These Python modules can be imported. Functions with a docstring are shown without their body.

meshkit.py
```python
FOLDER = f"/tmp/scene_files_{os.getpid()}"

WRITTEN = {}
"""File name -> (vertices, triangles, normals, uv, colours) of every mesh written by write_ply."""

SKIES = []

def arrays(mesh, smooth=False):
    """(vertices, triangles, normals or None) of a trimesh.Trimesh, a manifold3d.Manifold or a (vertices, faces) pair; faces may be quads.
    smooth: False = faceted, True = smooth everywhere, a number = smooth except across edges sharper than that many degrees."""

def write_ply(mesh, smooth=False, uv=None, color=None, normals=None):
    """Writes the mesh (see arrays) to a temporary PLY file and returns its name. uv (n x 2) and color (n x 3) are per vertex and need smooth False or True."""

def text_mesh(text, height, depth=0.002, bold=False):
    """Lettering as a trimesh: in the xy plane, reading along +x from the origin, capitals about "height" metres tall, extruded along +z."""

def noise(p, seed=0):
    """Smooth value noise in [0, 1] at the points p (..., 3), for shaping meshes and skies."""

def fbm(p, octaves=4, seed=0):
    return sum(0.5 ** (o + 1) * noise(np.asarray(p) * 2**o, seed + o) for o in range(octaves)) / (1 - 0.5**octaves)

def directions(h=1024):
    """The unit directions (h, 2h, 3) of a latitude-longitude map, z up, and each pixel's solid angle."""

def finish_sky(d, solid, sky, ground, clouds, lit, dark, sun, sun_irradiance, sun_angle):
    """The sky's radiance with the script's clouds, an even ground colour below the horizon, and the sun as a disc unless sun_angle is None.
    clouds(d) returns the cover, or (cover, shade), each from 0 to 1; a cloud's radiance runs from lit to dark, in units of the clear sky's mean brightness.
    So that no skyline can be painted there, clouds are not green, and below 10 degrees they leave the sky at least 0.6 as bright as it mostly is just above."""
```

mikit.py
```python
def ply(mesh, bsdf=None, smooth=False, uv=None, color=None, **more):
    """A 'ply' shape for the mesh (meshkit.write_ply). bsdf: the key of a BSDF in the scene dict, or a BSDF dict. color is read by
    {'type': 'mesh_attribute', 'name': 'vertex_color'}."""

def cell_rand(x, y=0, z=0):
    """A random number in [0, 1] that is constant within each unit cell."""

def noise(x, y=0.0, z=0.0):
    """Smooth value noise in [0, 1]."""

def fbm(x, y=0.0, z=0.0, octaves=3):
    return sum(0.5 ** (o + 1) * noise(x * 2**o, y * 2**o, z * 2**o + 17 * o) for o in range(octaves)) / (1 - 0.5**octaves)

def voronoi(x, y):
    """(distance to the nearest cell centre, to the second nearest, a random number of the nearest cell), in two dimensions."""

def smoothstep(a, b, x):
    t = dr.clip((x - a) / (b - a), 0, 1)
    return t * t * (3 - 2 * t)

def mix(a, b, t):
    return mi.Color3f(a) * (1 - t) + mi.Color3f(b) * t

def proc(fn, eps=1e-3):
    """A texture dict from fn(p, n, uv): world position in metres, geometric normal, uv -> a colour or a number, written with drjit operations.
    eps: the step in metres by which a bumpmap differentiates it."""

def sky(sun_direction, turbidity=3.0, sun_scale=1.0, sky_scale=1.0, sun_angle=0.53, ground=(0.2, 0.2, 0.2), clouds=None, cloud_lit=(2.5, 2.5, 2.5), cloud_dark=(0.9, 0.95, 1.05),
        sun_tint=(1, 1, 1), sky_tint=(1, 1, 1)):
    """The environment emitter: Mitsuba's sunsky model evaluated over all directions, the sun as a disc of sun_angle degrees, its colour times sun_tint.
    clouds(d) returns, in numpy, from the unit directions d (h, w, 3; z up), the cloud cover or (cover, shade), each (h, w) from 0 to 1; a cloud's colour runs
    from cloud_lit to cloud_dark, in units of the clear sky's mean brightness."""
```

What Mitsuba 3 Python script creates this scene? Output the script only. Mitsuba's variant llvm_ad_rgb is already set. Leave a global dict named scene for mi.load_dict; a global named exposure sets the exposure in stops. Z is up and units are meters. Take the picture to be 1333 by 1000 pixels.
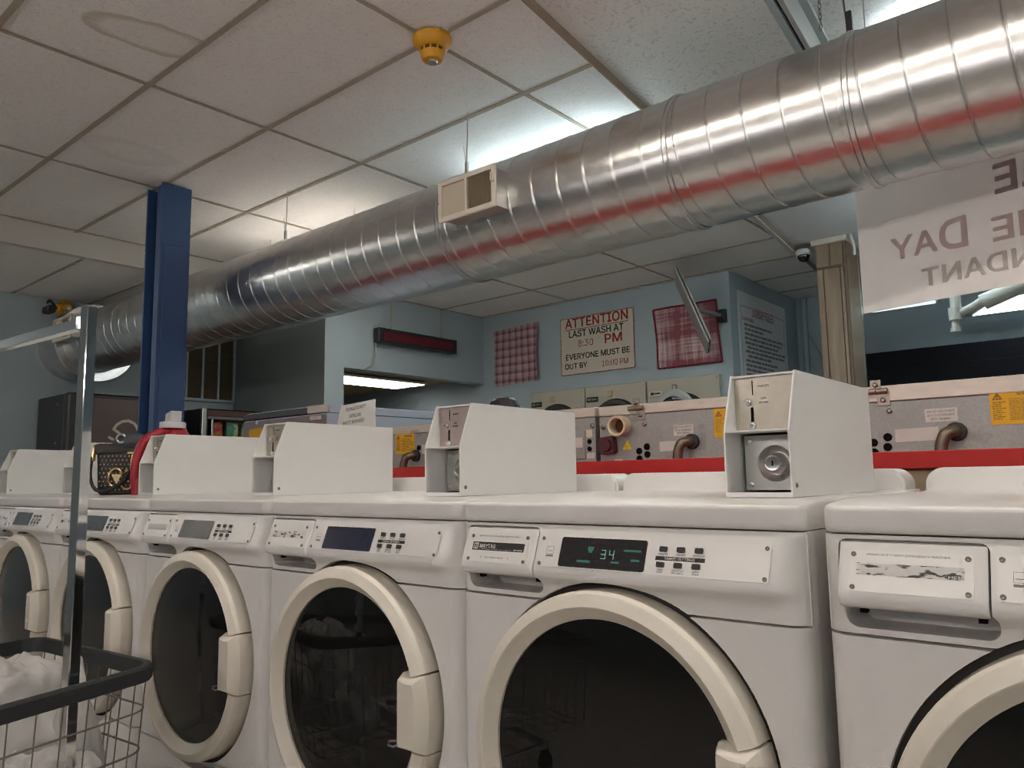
import math, random
import numpy as np, trimesh
import drjit as dr
import mitsuba as mi
import mikit, meshkit
import manifold3d as m3
from shapely.geometry import Polygon, box as sbox, Point
from mikit import ply, proc, noise, fbm, smoothstep, mix, voronoi, cell_rand

T = mi.ScalarTransform4f
rng = random.Random(7)
scene, labels = {}, {}

# ------------------------------------------------------------------ camera, exposure, lights
exposure = 0.95
FW, UP = np.array([-0.6443, 0.7552, 0.1203]), np.array([0.090, -0.081, 0.9926])
EYE = np.array([0.0, 0.0, 1.05])
scene['camera'] = {'type': 'perspective', 'fov': 66.704, 'fov_axis': 'x', 'near_clip': 0.02, 'far_clip': 100,
                   'to_world': T().look_at(origin=EYE.tolist(), target=(EYE + FW).tolist(), up=UP.tolist())}
WARM, NEUTRAL, COOL = (1.0, 0.90, 0.79), (1.0, 0.95, 0.88), (0.78, 0.95, 1.0)
# (x0, x1, y0, y1, z of the underside, colour, radiance, label)
LIGHTS = [
    (-2.28, -1.06, 1.03, 1.15, 2.80, WARM, 11.0, 'warm ceiling light over the aisle in front of the washers'),
    (-0.98, 0.24, 1.03, 1.15, 2.80, WARM, 11.0, 'warm ceiling light straight above the nearest washers'),
    (0.32, 1.54, 1.03, 1.15, 2.80, NEUTRAL, 12.0, 'neutral ceiling light at the right of the aisle'),
    (1.62, 2.84, 1.03, 1.15, 2.80, NEUTRAL, 12.0, 'neutral ceiling light at the far right end of the aisle'),
    (-5.3, -4.1, 4.28, 4.44, 2.80, NEUTRAL, 11.0, 'neutral ceiling light hidden above the far half of the duct'),
    (-3.3, -2.3, 4.28, 4.44, 2.80, NEUTRAL, 13.0, 'neutral ceiling light hidden above the middle of the duct'),
    (-1.75, -0.75, 4.62, 4.78, 2.84, COOL, 11.0, 'cool ceiling light behind the duct near the wood column'),
    (-7.2, -6.2, 0.10, 0.24, 2.64, NEUTRAL, 22.0, 'neutral light on the low ceiling over the vending corner'),
    (-1.3, -0.1, 5.62, 5.76, 2.84, COOL, 10.0, 'cool ceiling light in the alcove behind the hung strip light'),
]
# hanging strip lights: (x0, x1, y, z of the housing, colour, radiance, label, ceiling)
STRIPS = [
    (-3.05, -1.95, 3.25, 2.62, COOL, 5.0, 'cool white strip light hung behind the duct at its middle', 2.865),
    (-0.85, 0.35, 3.62, 2.93, COOL, 7.0, 'cool white strip light under the highest ceiling behind the duct', 3.06),
    (-5.2, -3.9, 3.15, 2.42, WARM, 5.0, 'warm strip light hung behind the far part of the duct', 2.865),
    (-7.4, -6.2, -1.2, 2.40, WARM, 9.0, 'warm strip light at the far left end behind the camera', 2.70),
    (-1.7, -0.5, -1.7, 2.45, WARM, 8.0, 'warm strip light just behind the camera in the front aisle', 2.865),
    (-1.2, -0.2, 5.35, 2.55, COOL, 12.0, 'cool strip light in the alcove hidden behind the hanging sign', 2.905),
    (0.8, 2.0, -0.9, 2.45, NEUTRAL, 11.0, 'neutral strip light on the right behind the camera', 3.06),
]
WALL_LIGHT = (-4.5, 2.6, -2.99, -2.93, 1.86, 2.14, (1.0, 0.90, 0.86), 5.0)

# ------------------------------------------------------------------ materials
def rgb(*c):
    return {'type': 'rgb', 'value': list(c)}

def plastic(name, c, rough=0.25, ior=1.5):
    scene[name] = {'type': 'twosided', 'b': {'type': 'roughplastic', 'diffuse_reflectance': c if isinstance(c, dict) else rgb(*c), 'alpha': rough, 'int_ior': ior, 'nonlinear': False}}

def matte(name, c):
    scene[name] = {'type': 'twosided', 'b': {'type': 'diffuse', 'reflectance': c if isinstance(c, dict) else rgb(*c)}}

def metal(name, c, rough=0.2, metallic=1.0, spec=0.5):
    scene[name] = {'type': 'twosided', 'b': {'type': 'principled', 'base_color': c if isinstance(c, dict) else rgb(*c), 'roughness': rough, 'metallic': metallic, 'specular': spec}}

def glow(c, k):
    return {'type': 'area', 'radiance': rgb(*[v * k for v in c])}

plastic('enamel', (0.70, 0.69, 0.672), 0.14)
plastic('enamel_box', (0.76, 0.765, 0.75), 0.22)
plastic('door_cream', (0.70, 0.655, 0.565), 0.2)
scene['door_glass'] = {'type': 'twosided', 'b': {'type': 'plastic', 'diffuse_reflectance': rgb(0.006, 0.006, 0.006), 'int_ior': 1.5}}
plastic('black_gloss', (0.008, 0.008, 0.009), 0.06, 1.55)
plastic('black_plastic', (0.02, 0.02, 0.02), 0.3)
plastic('rubber', (0.025, 0.03, 0.032), 0.4)
matte('hole', (0.008, 0.008, 0.008))
matte('gap_shadow', (0.05, 0.048, 0.045))
metal('plate', (0.72, 0.71, 0.69), 0.38, 0.35)
metal('chrome', (0.75, 0.75, 0.76), 0.12)
metal('chrome_pole', (0.80, 0.81, 0.83), 0.06)
metal('cart_wire', (0.30, 0.28, 0.26), 0.35)
metal('steel', (0.55, 0.53, 0.50), 0.3)
metal('hinge_metal', (0.30, 0.26, 0.22), 0.4)
metal('screw_metal', (0.22, 0.20, 0.18), 0.3)
metal('brass_pipe', (0.19, 0.155, 0.12), 0.45)
metal('gold', (0.78, 0.60, 0.32), 0.25)
plastic('red_laminate', (0.50, 0.012, 0.010), 0.35)
matte('cream_board', (0.56, 0.49, 0.34))
plastic('print_black', (0.015, 0.015, 0.015), 0.5)
plastic('print_gray', (0.25, 0.24, 0.23), 0.5)
plastic('caption_gray', (0.10, 0.095, 0.09), 0.5)
plastic('print_red', (0.33, 0.010, 0.015), 0.5)
plastic('print_brown', (0.25, 0.12, 0.01), 0.5)
plastic('sheet_white', (0.72, 0.72, 0.70), 0.5)
plastic('sheet_blue_white', (0.86, 0.88, 0.89), 0.5)
plastic('sheet_cream', (0.66, 0.60, 0.50), 0.45)
plastic('sticker_white', (0.66, 0.63, 0.59), 0.5)
plastic('sticker_yellow', (0.72, 0.40, 0.008), 0.4)
plastic('sign_yellow', (0.80, 0.62, 0.02), 0.4)
plastic('blue_paint', (0.026, 0.078, 0.205), 0.35)
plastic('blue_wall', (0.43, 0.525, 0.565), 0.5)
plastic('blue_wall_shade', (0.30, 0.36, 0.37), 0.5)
plastic('beam_white', (0.68, 0.66, 0.61), 0.6)
matte('tee_paint', (0.36, 0.32, 0.26))
matte('ceiling_white', (0.66, 0.66, 0.66))
matte('trim_gray', (0.42, 0.45, 0.45))
matte('step_brown', (0.33, 0.26, 0.20))
matte('brown_ceiling', (0.42, 0.33, 0.21))
plastic('register_white', (0.66, 0.60, 0.52), 0.35)
matte('register_tan', (0.46, 0.40, 0.32))
matte('register_slat', (0.26, 0.21, 0.15))
matte('register_dark', (0.09, 0.075, 0.05))
plastic('alarm_yellow', (0.62, 0.30, 0.01), 0.35)
matte('alarm_dark', (0.10, 0.06, 0.02))
plastic('pvc_cream', (0.66, 0.55, 0.38), 0.35)
matte('pipe_inside', (0.12, 0.06, 0.03))
plastic('pvc_white', (0.62, 0.64, 0.58), 0.35)
plastic('knob_maroon', (0.07, 0.012, 0.016), 0.3)
plastic('dryer_cream', (0.44, 0.42, 0.34), 0.35)
plastic('led_face', (0.10, 0.008, 0.018), 0.3)
plastic('tv_back', (0.30, 0.30, 0.28), 0.35)
plastic('jug_red', (0.36, 0.008, 0.022), 0.25)
plastic('cap_frost', (0.62, 0.62, 0.64), 0.3)
plastic('vending_black', (0.018, 0.018, 0.020), 0.25)
matte('bank_black', (0.012, 0.012, 0.014))
plastic('vending_brown', (0.085, 0.048, 0.036), 0.15)
plastic('vending_beige', (0.50, 0.36, 0.25), 0.25)
plastic('vending_letter', (0.55, 0.47, 0.40), 0.3)
plastic('dark_red_brown', (0.09, 0.03, 0.025), 0.3)
plastic('bag_gray', (0.05, 0.055, 0.065), 0.35)
plastic('leather_black', (0.012, 0.012, 0.013), 0.25)
scene['sign_panel'] = {'type': 'principledthin', 'base_color': rgb(0.84, 0.80, 0.78), 'roughness': 0.6, 'diff_trans': 0.22, 'eta': 1.4}
plastic('sign_letter_red', (0.66, 0.52, 0.51), 0.6)
plastic('sign_letter_gray', (0.66, 0.60, 0.56), 0.6)
plastic('sign_letter_dark', (0.44, 0.35, 0.35), 0.6)
plastic('floor_vinyl', (0.38, 0.35, 0.31), 0.25)
matte('panel_gray', (0.20, 0.20, 0.20))
plastic('stainless_side', (0.44, 0.49, 0.58), 0.3)
scene['bag_plastic'] = {'type': 'principledthin', 'base_color': rgb(0.62, 0.61, 0.60), 'roughness': 0.3, 'diff_trans': 0.5, 'spec_trans': 0.08, 'eta': 1.4}
scene['clear_tab'] = {'type': 'twosided', 'b': {'type': 'roughplastic', 'diffuse_reflectance': rgb(0.12, 0.11, 0.10), 'alpha': 0.1}}

def tile_fn(p, n, uv):
    sp = smoothstep(0.70, 0.80, noise(p.x * 170, p.y * 170)) * 0.09 + smoothstep(0.60, 0.8, noise(p.x * 60 + 9, p.y * 60)) * 0.02
    b = 0.74 - sp + 0.05 * (fbm(p.x * 1.3, p.y * 1.3) - 0.5)
    # water stain with a darker rim running to the grid bar, and two faint ones near the column
    u = (p.x + 3.055 - 0.15 * (p.y - 1.3)) / 0.115
    v = (p.y - 1.345) / 0.27
    d = dr.sqrt(u * u + v * v) + 0.22 * (noise(p.x * 16, p.y * 16) - 0.5)
    ring = smoothstep(0.60, 0.95, d) * (1 - smoothstep(0.98, 1.08, d))
    cut = 1 - smoothstep(1.49, 1.50, p.y)
    u2 = (p.x + 4.25) / 0.15
    v2 = (p.y - 1.75) / 0.22
    d2 = dr.sqrt(u2 * u2 + v2 * v2) + 0.5 * (noise(p.x * 9 + 4, p.y * 9) - 0.5)
    ring2 = smoothstep(0.5, 0.9, d2) * (1 - smoothstep(0.95, 1.15, d2))
    c = mix((1.0, 0.985, 0.96), (0.66, 0.59, 0.49), dr.clip(ring * cut * 0.75 + (1 - smoothstep(0.9, 1.0, d)) * cut * 0.10 + ring2 * 0.22, 0, 1))
    return c * b

matte('tile_white', proc(tile_fn))

def speck_fn(p, n, uv):
    sp = smoothstep(0.70, 0.82, noise(p.x * 90, p.y * 90)) * 0.16 + smoothstep(0.62, 0.8, noise(p.x * 190 + 9, p.y * 190)) * 0.06
    return mi.Color3f(0.72, 0.70, 0.68) * (1 - sp)

matte('tile_speckled', proc(speck_fn))

def duct_fn(p, n, uv):
    a = fbm(p.x * 9, p.y * 24, p.z * 24)
    s = smoothstep(0.60, 0.85, noise(p.x * 45, p.y * 45, p.z * 45)) * 0.05
    return mi.Color3f(0.70, 0.70, 0.69) * (0.90 + 0.20 * (a - 0.5) + s)

def duct_rough(p, n, uv):
    return 0.27 + 0.05 * (fbm(p.x * 11 + 3, p.y * 11, p.z * 11) - 0.5) * 2

scene['duct_metal'] = {'type': 'twosided', 'b': {'type': 'principled', 'base_color': proc(duct_fn), 'roughness': proc(duct_rough), 'metallic': 1.0}}

def galv_fn(p, n, uv):
    f1, f2, w = voronoi(p.x * 230, p.z * 230)
    d = smoothstep(0.72, 0.82, fbm(p.x * 14, p.z * 14, 2.0)) * 0.2
    return mi.Color3f(0.31, 0.32, 0.31) * (0.92 + 0.16 * w) * (0.92 + 0.25 * (fbm(p.x * 5, p.z * 5) - 0.5)) * (1 - d)

scene['galvanized'] = {'type': 'twosided', 'b': {'type': 'principled', 'base_color': proc(galv_fn), 'roughness': 0.5, 'metallic': 0.35}}

def trim_fn(p, n, uv):
    return mix((0.45, 0.41, 0.36), (0.54, 0.49, 0.435), fbm(p.x * 18, p.z * 60)) * (1 - 0.35 * smoothstep(0.66, 0.8, fbm(p.x * 7, p.z * 30, 5.0)))

scene['tan_trim'] = {'type': 'twosided', 'b': {'type': 'principled', 'base_color': proc(trim_fn), 'roughness': 0.4, 'metallic': 0.3}}

def wood_fn(p, n, uv):
    cx = p.x * 1.0
    g = fbm(cx * 30 + 3 * noise(p.z * 1.6, cx * 5), p.z * 1.9, p.y * 9)
    r = dr.sin(42 * (cx + 0.16 * fbm(cx * 4, p.z * 1.1)) + 3 * noise(p.z * 2.2, cx * 6)) * 0.5 + 0.5
    return mix((0.20, 0.135, 0.085), (0.30, 0.22, 0.15), dr.clip(0.5 * g + 0.5 * r, 0, 1)) * (0.9 + 0.2 * noise(cx * 260, p.z * 9))

plastic('oak', proc(wood_fn), 0.35)
plastic('oak_trim', (0.13, 0.08, 0.045), 0.4)

def plaid_fn(p, n, uv):
    def band(t, f, w, s):
        q = t * f - dr.floor(t * f)
        return smoothstep(s, s + 0.05, q) * (1 - smoothstep(s + w, s + w + 0.05, q))
    k = 11.0
    a = band(p.x, k, 0.42, 0.05) + band(p.z, k, 0.42, 0.05)
    w = band(p.x, k * 2, 0.14, 0.72) + band(p.z, k * 2, 0.14, 0.72)
    c = mix((0.45, 0.30, 0.32), (0.15, 0.055, 0.075), dr.clip(a * 0.55, 0, 1))
    c = mix(c, (0.46, 0.40, 0.40), dr.clip(w * 0.42, 0, 1))
    return c * (0.82 + 0.36 * noise(p.x * 240, p.z * 240))

matte('plaid_maroon', proc(plaid_fn))

def plaid2_fn(p, n, uv):
    hx = fbm(p.x * 60, p.z * 3, 1.0)
    hz = fbm(p.x * 3, p.z * 60, 7.0)
    bx = noise(p.x * 11, 0.0, 3.0)
    bz = noise(p.z * 11, 4.0, 3.0)
    return mix((0.25, 0.085, 0.10), (0.56, 0.45, 0.45), dr.clip(0.9 * (hx + hz - 0.55) + 0.7 * (bx + bz - 1.0), 0, 1))

matte('plaid_red', proc(plaid2_fn))
plastic('hem_red', (0.22, 0.012, 0.03), 0.6)

def worn_fn(p, n, uv):
    m = smoothstep(0.44, 0.56, fbm(p.x * 70, p.z * 260, p.y * 5, 4) + 0.10 * dr.sin(p.x * 9))
    return mix((0.70, 0.68, 0.66), (0.06, 0.06, 0.06), m)

plastic('worn_print', proc(worn_fn), 0.4)

def crisp_fn(p, n, uv):
    s = smoothstep(0.45, 0.6, fbm(p.y * 16, p.z * 16, 3.0))
    left = mix((0.42, 0.02, 0.03), (0.62, 0.22, 0.06), s)
    right = mix((0.02, 0.26, 0.14), (0.50, 0.58, 0.30), s)
    return mix(left, right, smoothstep(3.80, 3.83, p.y))

plastic('snack_wrap', proc(crisp_fn), 0.15)

# ------------------------------------------------------------------ helpers
def uniq(k):
    if k not in scene and k not in labels:
        return k
    i = 1
    while f'{k}_{i:03d}' in scene or f'{k}_{i:03d}' in labels:
        i += 1
    return f'{k}_{i:03d}'

def thing(name, label, cat, group=None):
    k = uniq(name)
    labels[k] = {'label': label, 'category': cat}
    if group:
        labels[k]['group'] = group
    return k

def part(parent, name, mesh, mat, smooth=30, label=None, to=None, kind=None, **more):
    k = uniq(parent + '__' + name)
    d = dict(mesh) if isinstance(mesh, dict) else ply(mesh, mat, smooth, **more)
    if to is not None:
        d['to_world'] = to
    scene[k] = d
    if label or kind:
        labels[k] = {}
        if label:
            labels[k]['label'] = label
        if kind:
            labels[k]['kind'] = kind
    return k

def solo(name, mesh, mat, label, cat, smooth=30, group=None, kind=None, **more):
    k = thing(name, label, cat, group)
    scene[k] = ply(mesh, mat, smooth, **more)
    if kind:
        labels[k]['kind'] = kind
    return k

def struct(name, mesh, mat, label=None, smooth=False):
    k = uniq(name)
    scene[k] = ply(mesh, mat, smooth)
    labels[k] = {'kind': 'structure'}
    if label:
        labels[k]['label'] = label
    return k

def cat(*ms):
    out = []
    for m in ms:
        out.extend(m) if isinstance(m, (list, tuple)) else out.append(m)
    return trimesh.util.concatenate(out)

def box(x0, x1, y0, y1, z0, z1):
    m = trimesh.creation.box((abs(x1 - x0), abs(y1 - y0), abs(z1 - z0)))
    m.apply_translation(((x0 + x1) / 2, (y0 + y1) / 2, (z0 + z1) / 2))
    return m

def rbox(x0, x1, y0, y1, z0, z1, r=0.004):
    """Box with chamfered edges."""
    r = min(r, abs(x1 - x0) / 2.2, abs(y1 - y0) / 2.2, abs(z1 - z0) / 2.2)
    P = []
    c = np.array([(x0 + x1) / 2, (y0 + y1) / 2, (z0 + z1) / 2])
    h = np.array([abs(x1 - x0), abs(y1 - y0), abs(z1 - z0)]) / 2
    for s in np.array(np.meshgrid([-1, 1], [-1, 1], [-1, 1])).T.reshape(-1, 3):
        for k in range(3):
            q = h - r
            q[k] = h[k]
            P.append(c + s * q)
    return trimesh.convex.convex_hull(np.array(P))

def cyl(p0, p1, r, n=20, r1=None):
    p0, p1 = np.asarray(p0, float), np.asarray(p1, float)
    L = np.linalg.norm(p1 - p0)
    m = lathe([(0, 0), (r, 0), (r if r1 is None else r1, L), (0, L)], n)
    m.apply_transform(trimesh.geometry.align_vectors([0, 0, 1], (p1 - p0) / L))
    m.apply_translation(p0)
    return m

def lathe(prof, n=48):
    return trimesh.creation.revolve(np.array(prof, float), sections=n)

def lathe_at(prof, o, d, n=48):
    m = lathe(prof, n)
    m.apply_transform(trimesh.geometry.align_vectors([0, 0, 1], d))
    m.apply_translation(o)
    return m

def tube(path, r, n=10, closed=False):
    P = np.asarray(path, float)
    N = len(P)
    Tn = np.roll(P, -1, 0) - np.roll(P, 1, 0) if closed else np.gradient(P, axis=0)
    Tn /= np.linalg.norm(Tn, axis=1, keepdims=True)
    a = np.array([0, 0, 1.0]) if abs(Tn[0][2]) < 0.9 else np.array([1.0, 0, 0])
    u = np.cross(Tn[0], a); u /= np.linalg.norm(u)
    V = []
    for i in range(N):
        u = u - Tn[i] * (u @ Tn[i]); u /= np.linalg.norm(u)
        w = np.cross(Tn[i], u)
        for k in range(n):
            t = 2 * math.pi * k / n
            V.append(P[i] + r * (math.cos(t) * u + math.sin(t) * w))
    F = []
    for i in range(N if closed else N - 1):
        j = (i + 1) % N
        for k in range(n):
            q = (k + 1) % n
            F += [[i * n + k, i * n + q, j * n + q], [i * n + k, j * n + q, j * n + k]]
    if not closed:
        for e, rev in ((0, True), (N - 1, False)):
            c = len(V); V.append(P[e])
            for k in range(n):
                q = (k + 1) % n
                f = [e * n + k, e * n + q, c]
                F.append(f[::-1] if rev else f)
    m = trimesh.Trimesh(np.array(V), np.array(F), process=False)
    m.fix_normals()
    return m

def bez(pts, n=24):
    """Catmull-Rom through the points."""
    P = np.asarray(pts, float)
    P = np.vstack([2 * P[0] - P[1], P, 2 * P[-1] - P[-2]])
    out = []
    for i in range(1, len(P) - 2):
        for t in np.linspace(0, 1, n, endpoint=False):
            a, b, c, d = P[i - 1:i + 3]
            out.append(0.5 * (2 * b + (c - a) * t + (2 * a - 5 * b + 4 * c - d) * t * t + (3 * b - a - 3 * c + d) * t ** 3))
    out.append(P[-2])
    return np.array(out)

def extr(poly, depth):
    return trimesh.creation.extrude_polygon(poly, depth, engine='earcut')

def frame(O, e1, e2, n=None):
    M = np.eye(4)
    e1, e2 = np.asarray(e1, float), np.asarray(e2, float)
    M[:3, 0], M[:3, 1] = e1, e2
    M[:3, 2] = np.cross(e1, e2) if n is None else n
    M[:3, 3] = O
    return M

def place(m, M):
    m = m.copy()
    m.apply_transform(M)
    if np.linalg.det(M[:3, :3]) < 0:
        pass
    return m

def prism_xz(poly, y0, y1):
    """Polygon in (x, z) extruded from y0 to y1."""
    m = extr(poly, abs(y1 - y0))
    return place(m, frame((0, max(y0, y1), 0), (1, 0, 0), (0, 0, 1)))

def prism_yz(poly, x0, x1):
    m = extr(poly, abs(x1 - x0))
    return place(m, frame((min(x0, x1), 0, 0), (0, 1, 0), (0, 0, 1)))

def prism_xy(poly, z0, z1):
    m = extr(poly, z1 - z0)
    m.apply_translation((0, 0, z0))
    return m

def rrect(x0, x1, y0, y1, r, n=6):
    return sbox(x0 + r, y0 + r, x1 - r, y1 - r).buffer(r, quad_segs=n)

def to_m(mesh):
    mesh = trimesh.Trimesh(mesh.vertices, mesh.faces, process=True)
    return m3.Manifold(m3.Mesh(np.asarray(mesh.vertices, np.float32), np.asarray(mesh.faces, np.uint32)))

def from_m(man):
    m = man.to_mesh()
    return trimesh.Trimesh(m.vert_properties[:, :3], m.tri_verts, process=False)

def cut(a, *bs):
    A = to_m(a)
    for b in bs:
        A = A - to_m(b)
    return from_m(A)

_texts = {}
def text(s, h, bold=True, width=None, depth=0.0015):
    """Lettering in the xy plane from the origin; width: stretched to that width."""
    k = (s, bold)
    if k not in _texts:
        _texts[k] = meshkit.text_mesh(s, 1.0, 1.0, bold)
    m = _texts[k].copy()
    b = m.bounds
    m.apply_translation((-b[0][0], 0, 0))
    w = b[1][0] - b[0][0]
    m.apply_scale((h if width is None else width / w, h, depth))
    return m

def twidth(m):
    return m.bounds[1][0] - m.bounds[0][0]

def lines(x0, x1, y0, rows, pitch, h, seed=1, depth=0.0006, fill=0.85):
    """Rows of small print too small to read: word-long bars."""
    r = random.Random(seed)
    out = []
    for i in range(rows):
        x, end = x0, x0 + (x1 - x0) * (fill + (1 - fill) * r.random() if i % 3 else 1.0) * (1.0 if r.random() < .7 else 0.7)
        while x < end:
            w = min(end - x, h * r.uniform(1.8, 5.5))
            if w > h * 0.6:
                b = trimesh.creation.box((w, h, depth))
                b.apply_translation((x + w / 2, y0 - i * pitch + h / 2, depth / 2))
                out.append(b)
            x += w + h * 0.75
    return cat(out)

FACE_S = lambda O: frame(O, (1, 0, 0), (0, 0, 1))     # a face looking to -y, origin O
FACE_E = lambda O: frame(O, (0, 1, 0), (0, 0, 1))     # a face looking to +x

# ------------------------------------------------------------------ the setting
ZC = 2.865
AX = lambda y: -1.756 - 0.123 * (y - 2.151)           # the step between the two ceilings
BX = lambda y: -1.07 - 0.107 * (y - 2.79)
CX = lambda y: -1.04 - 0.107 * (y - 2.86)
struct('floor', box(-9.6, 3.2, -3.1, 8.2, -0.1, 0.0), 'floor_vinyl')
struct('wall_left', box(-7.62, -7.5, -3.0, 4.4, 0, 3.0), 'blue_wall')
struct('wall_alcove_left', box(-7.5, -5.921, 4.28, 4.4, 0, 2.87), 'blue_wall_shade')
lw = cut(box(-6.04, -5.92, 4.281, 6.449, 0, 2.87), box(-6.2, -5.8, 4.50, 6.60, 1.0, 2.115))
struct('wall_office', lw, 'blue_wall', 'pale blue wall with a wide pass-through opening')
struct('wall_back', box(-9.5, -2.93, 6.45, 6.57, 0, 3.0), 'blue_wall')
struct('wall_rules', box(-3.05, -2.93, 6.571, 8.049, 0, 3.0), 'blue_wall')
struct('wall_alcove_back', box(-3.05, 3.0, 8.05, 8.17, 0, 3.2), 'blue_wall')
struct('wall_right', box(3.0, 3.12, -3.0, 8.17, 0, 3.2), 'blue_wall')
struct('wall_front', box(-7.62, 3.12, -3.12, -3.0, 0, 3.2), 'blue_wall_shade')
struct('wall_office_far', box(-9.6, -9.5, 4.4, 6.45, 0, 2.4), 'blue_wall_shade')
struct('ceiling_office', box(-9.5, -6.041, 4.401, 6.449, 2.18, 2.22), 'brown_ceiling')
struct('beam', box(-5.98, -5.92, -3.0, 4.279, 2.695, 2.875), 'beam_white', 'white boxed step between the high and the low ceiling')

# main ceiling: deck, tiles and the bars of the grid, each clipped to the ceiling's outline
main = Polygon([(-5.92, -3), (AX(-3), -3), (AX(6.45), 6.45), (-5.92, 6.45)]).union(Polygon([(-2.93, 6.45), (AX(6.45), 6.45), (AX(8.05), 8.05), (-2.93, 8.05)]).buffer(1e-4))
ce = struct('ceiling', prism_xy(main.buffer(-0.001), ZC + 0.03, ZC + 0.06), 'ceiling_white', 'white dropped tile ceiling')
gx = [-3.435 + 1.22 * k for k in range(-3, 4)]
gy = [2.107 + 0.61 * k for k in range(-9, 11)]
for a, b in zip(gx[:-1], gx[1:]):
    for c, d in zip(gy[:-1], gy[1:]):
        P = sbox(a + 0.008, c + 0.008, b - 0.008, d - 0.008).intersection(main.buffer(-0.004, join_style=2))
        if P.is_empty or P.area < 0.003:
            continue
        for g in getattr(P, 'geoms', [P]):
            if g.area < 0.003:
                continue
            dz = rng.uniform(0, 0.002)
            top, low = extr(g, 0.015), None
            top.apply_translation((0, 0, ZC + 0.002 + dz))
            part(ce, 'tile', top, 'tile_white', False)
for c in gy:
    P = sbox(-8, c - 0.013, 3, c + 0.013).intersection(main)
    if not P.is_empty:
        for g in getattr(P, 'geoms', [P]):
            part(ce, 'main_tee', cat(prism_xy(g, ZC - 0.003, ZC + 0.001), prism_xy(g.buffer(-0.009, join_style=2), ZC + 0.001, ZC + 0.03)), 'tee_paint', False)
for a in gx:
    for c, d in zip(gy[:-1], gy[1:]):
        P = sbox(a - 0.010, c + 0.0132, a + 0.010, d - 0.0132).intersection(main)
        if not P.is_empty and P.area > 0.002:
            part(ce, 'cross_tee', prism_xy(P, ZC - 0.002, ZC + 0.001), 'tee_paint', False)
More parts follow.
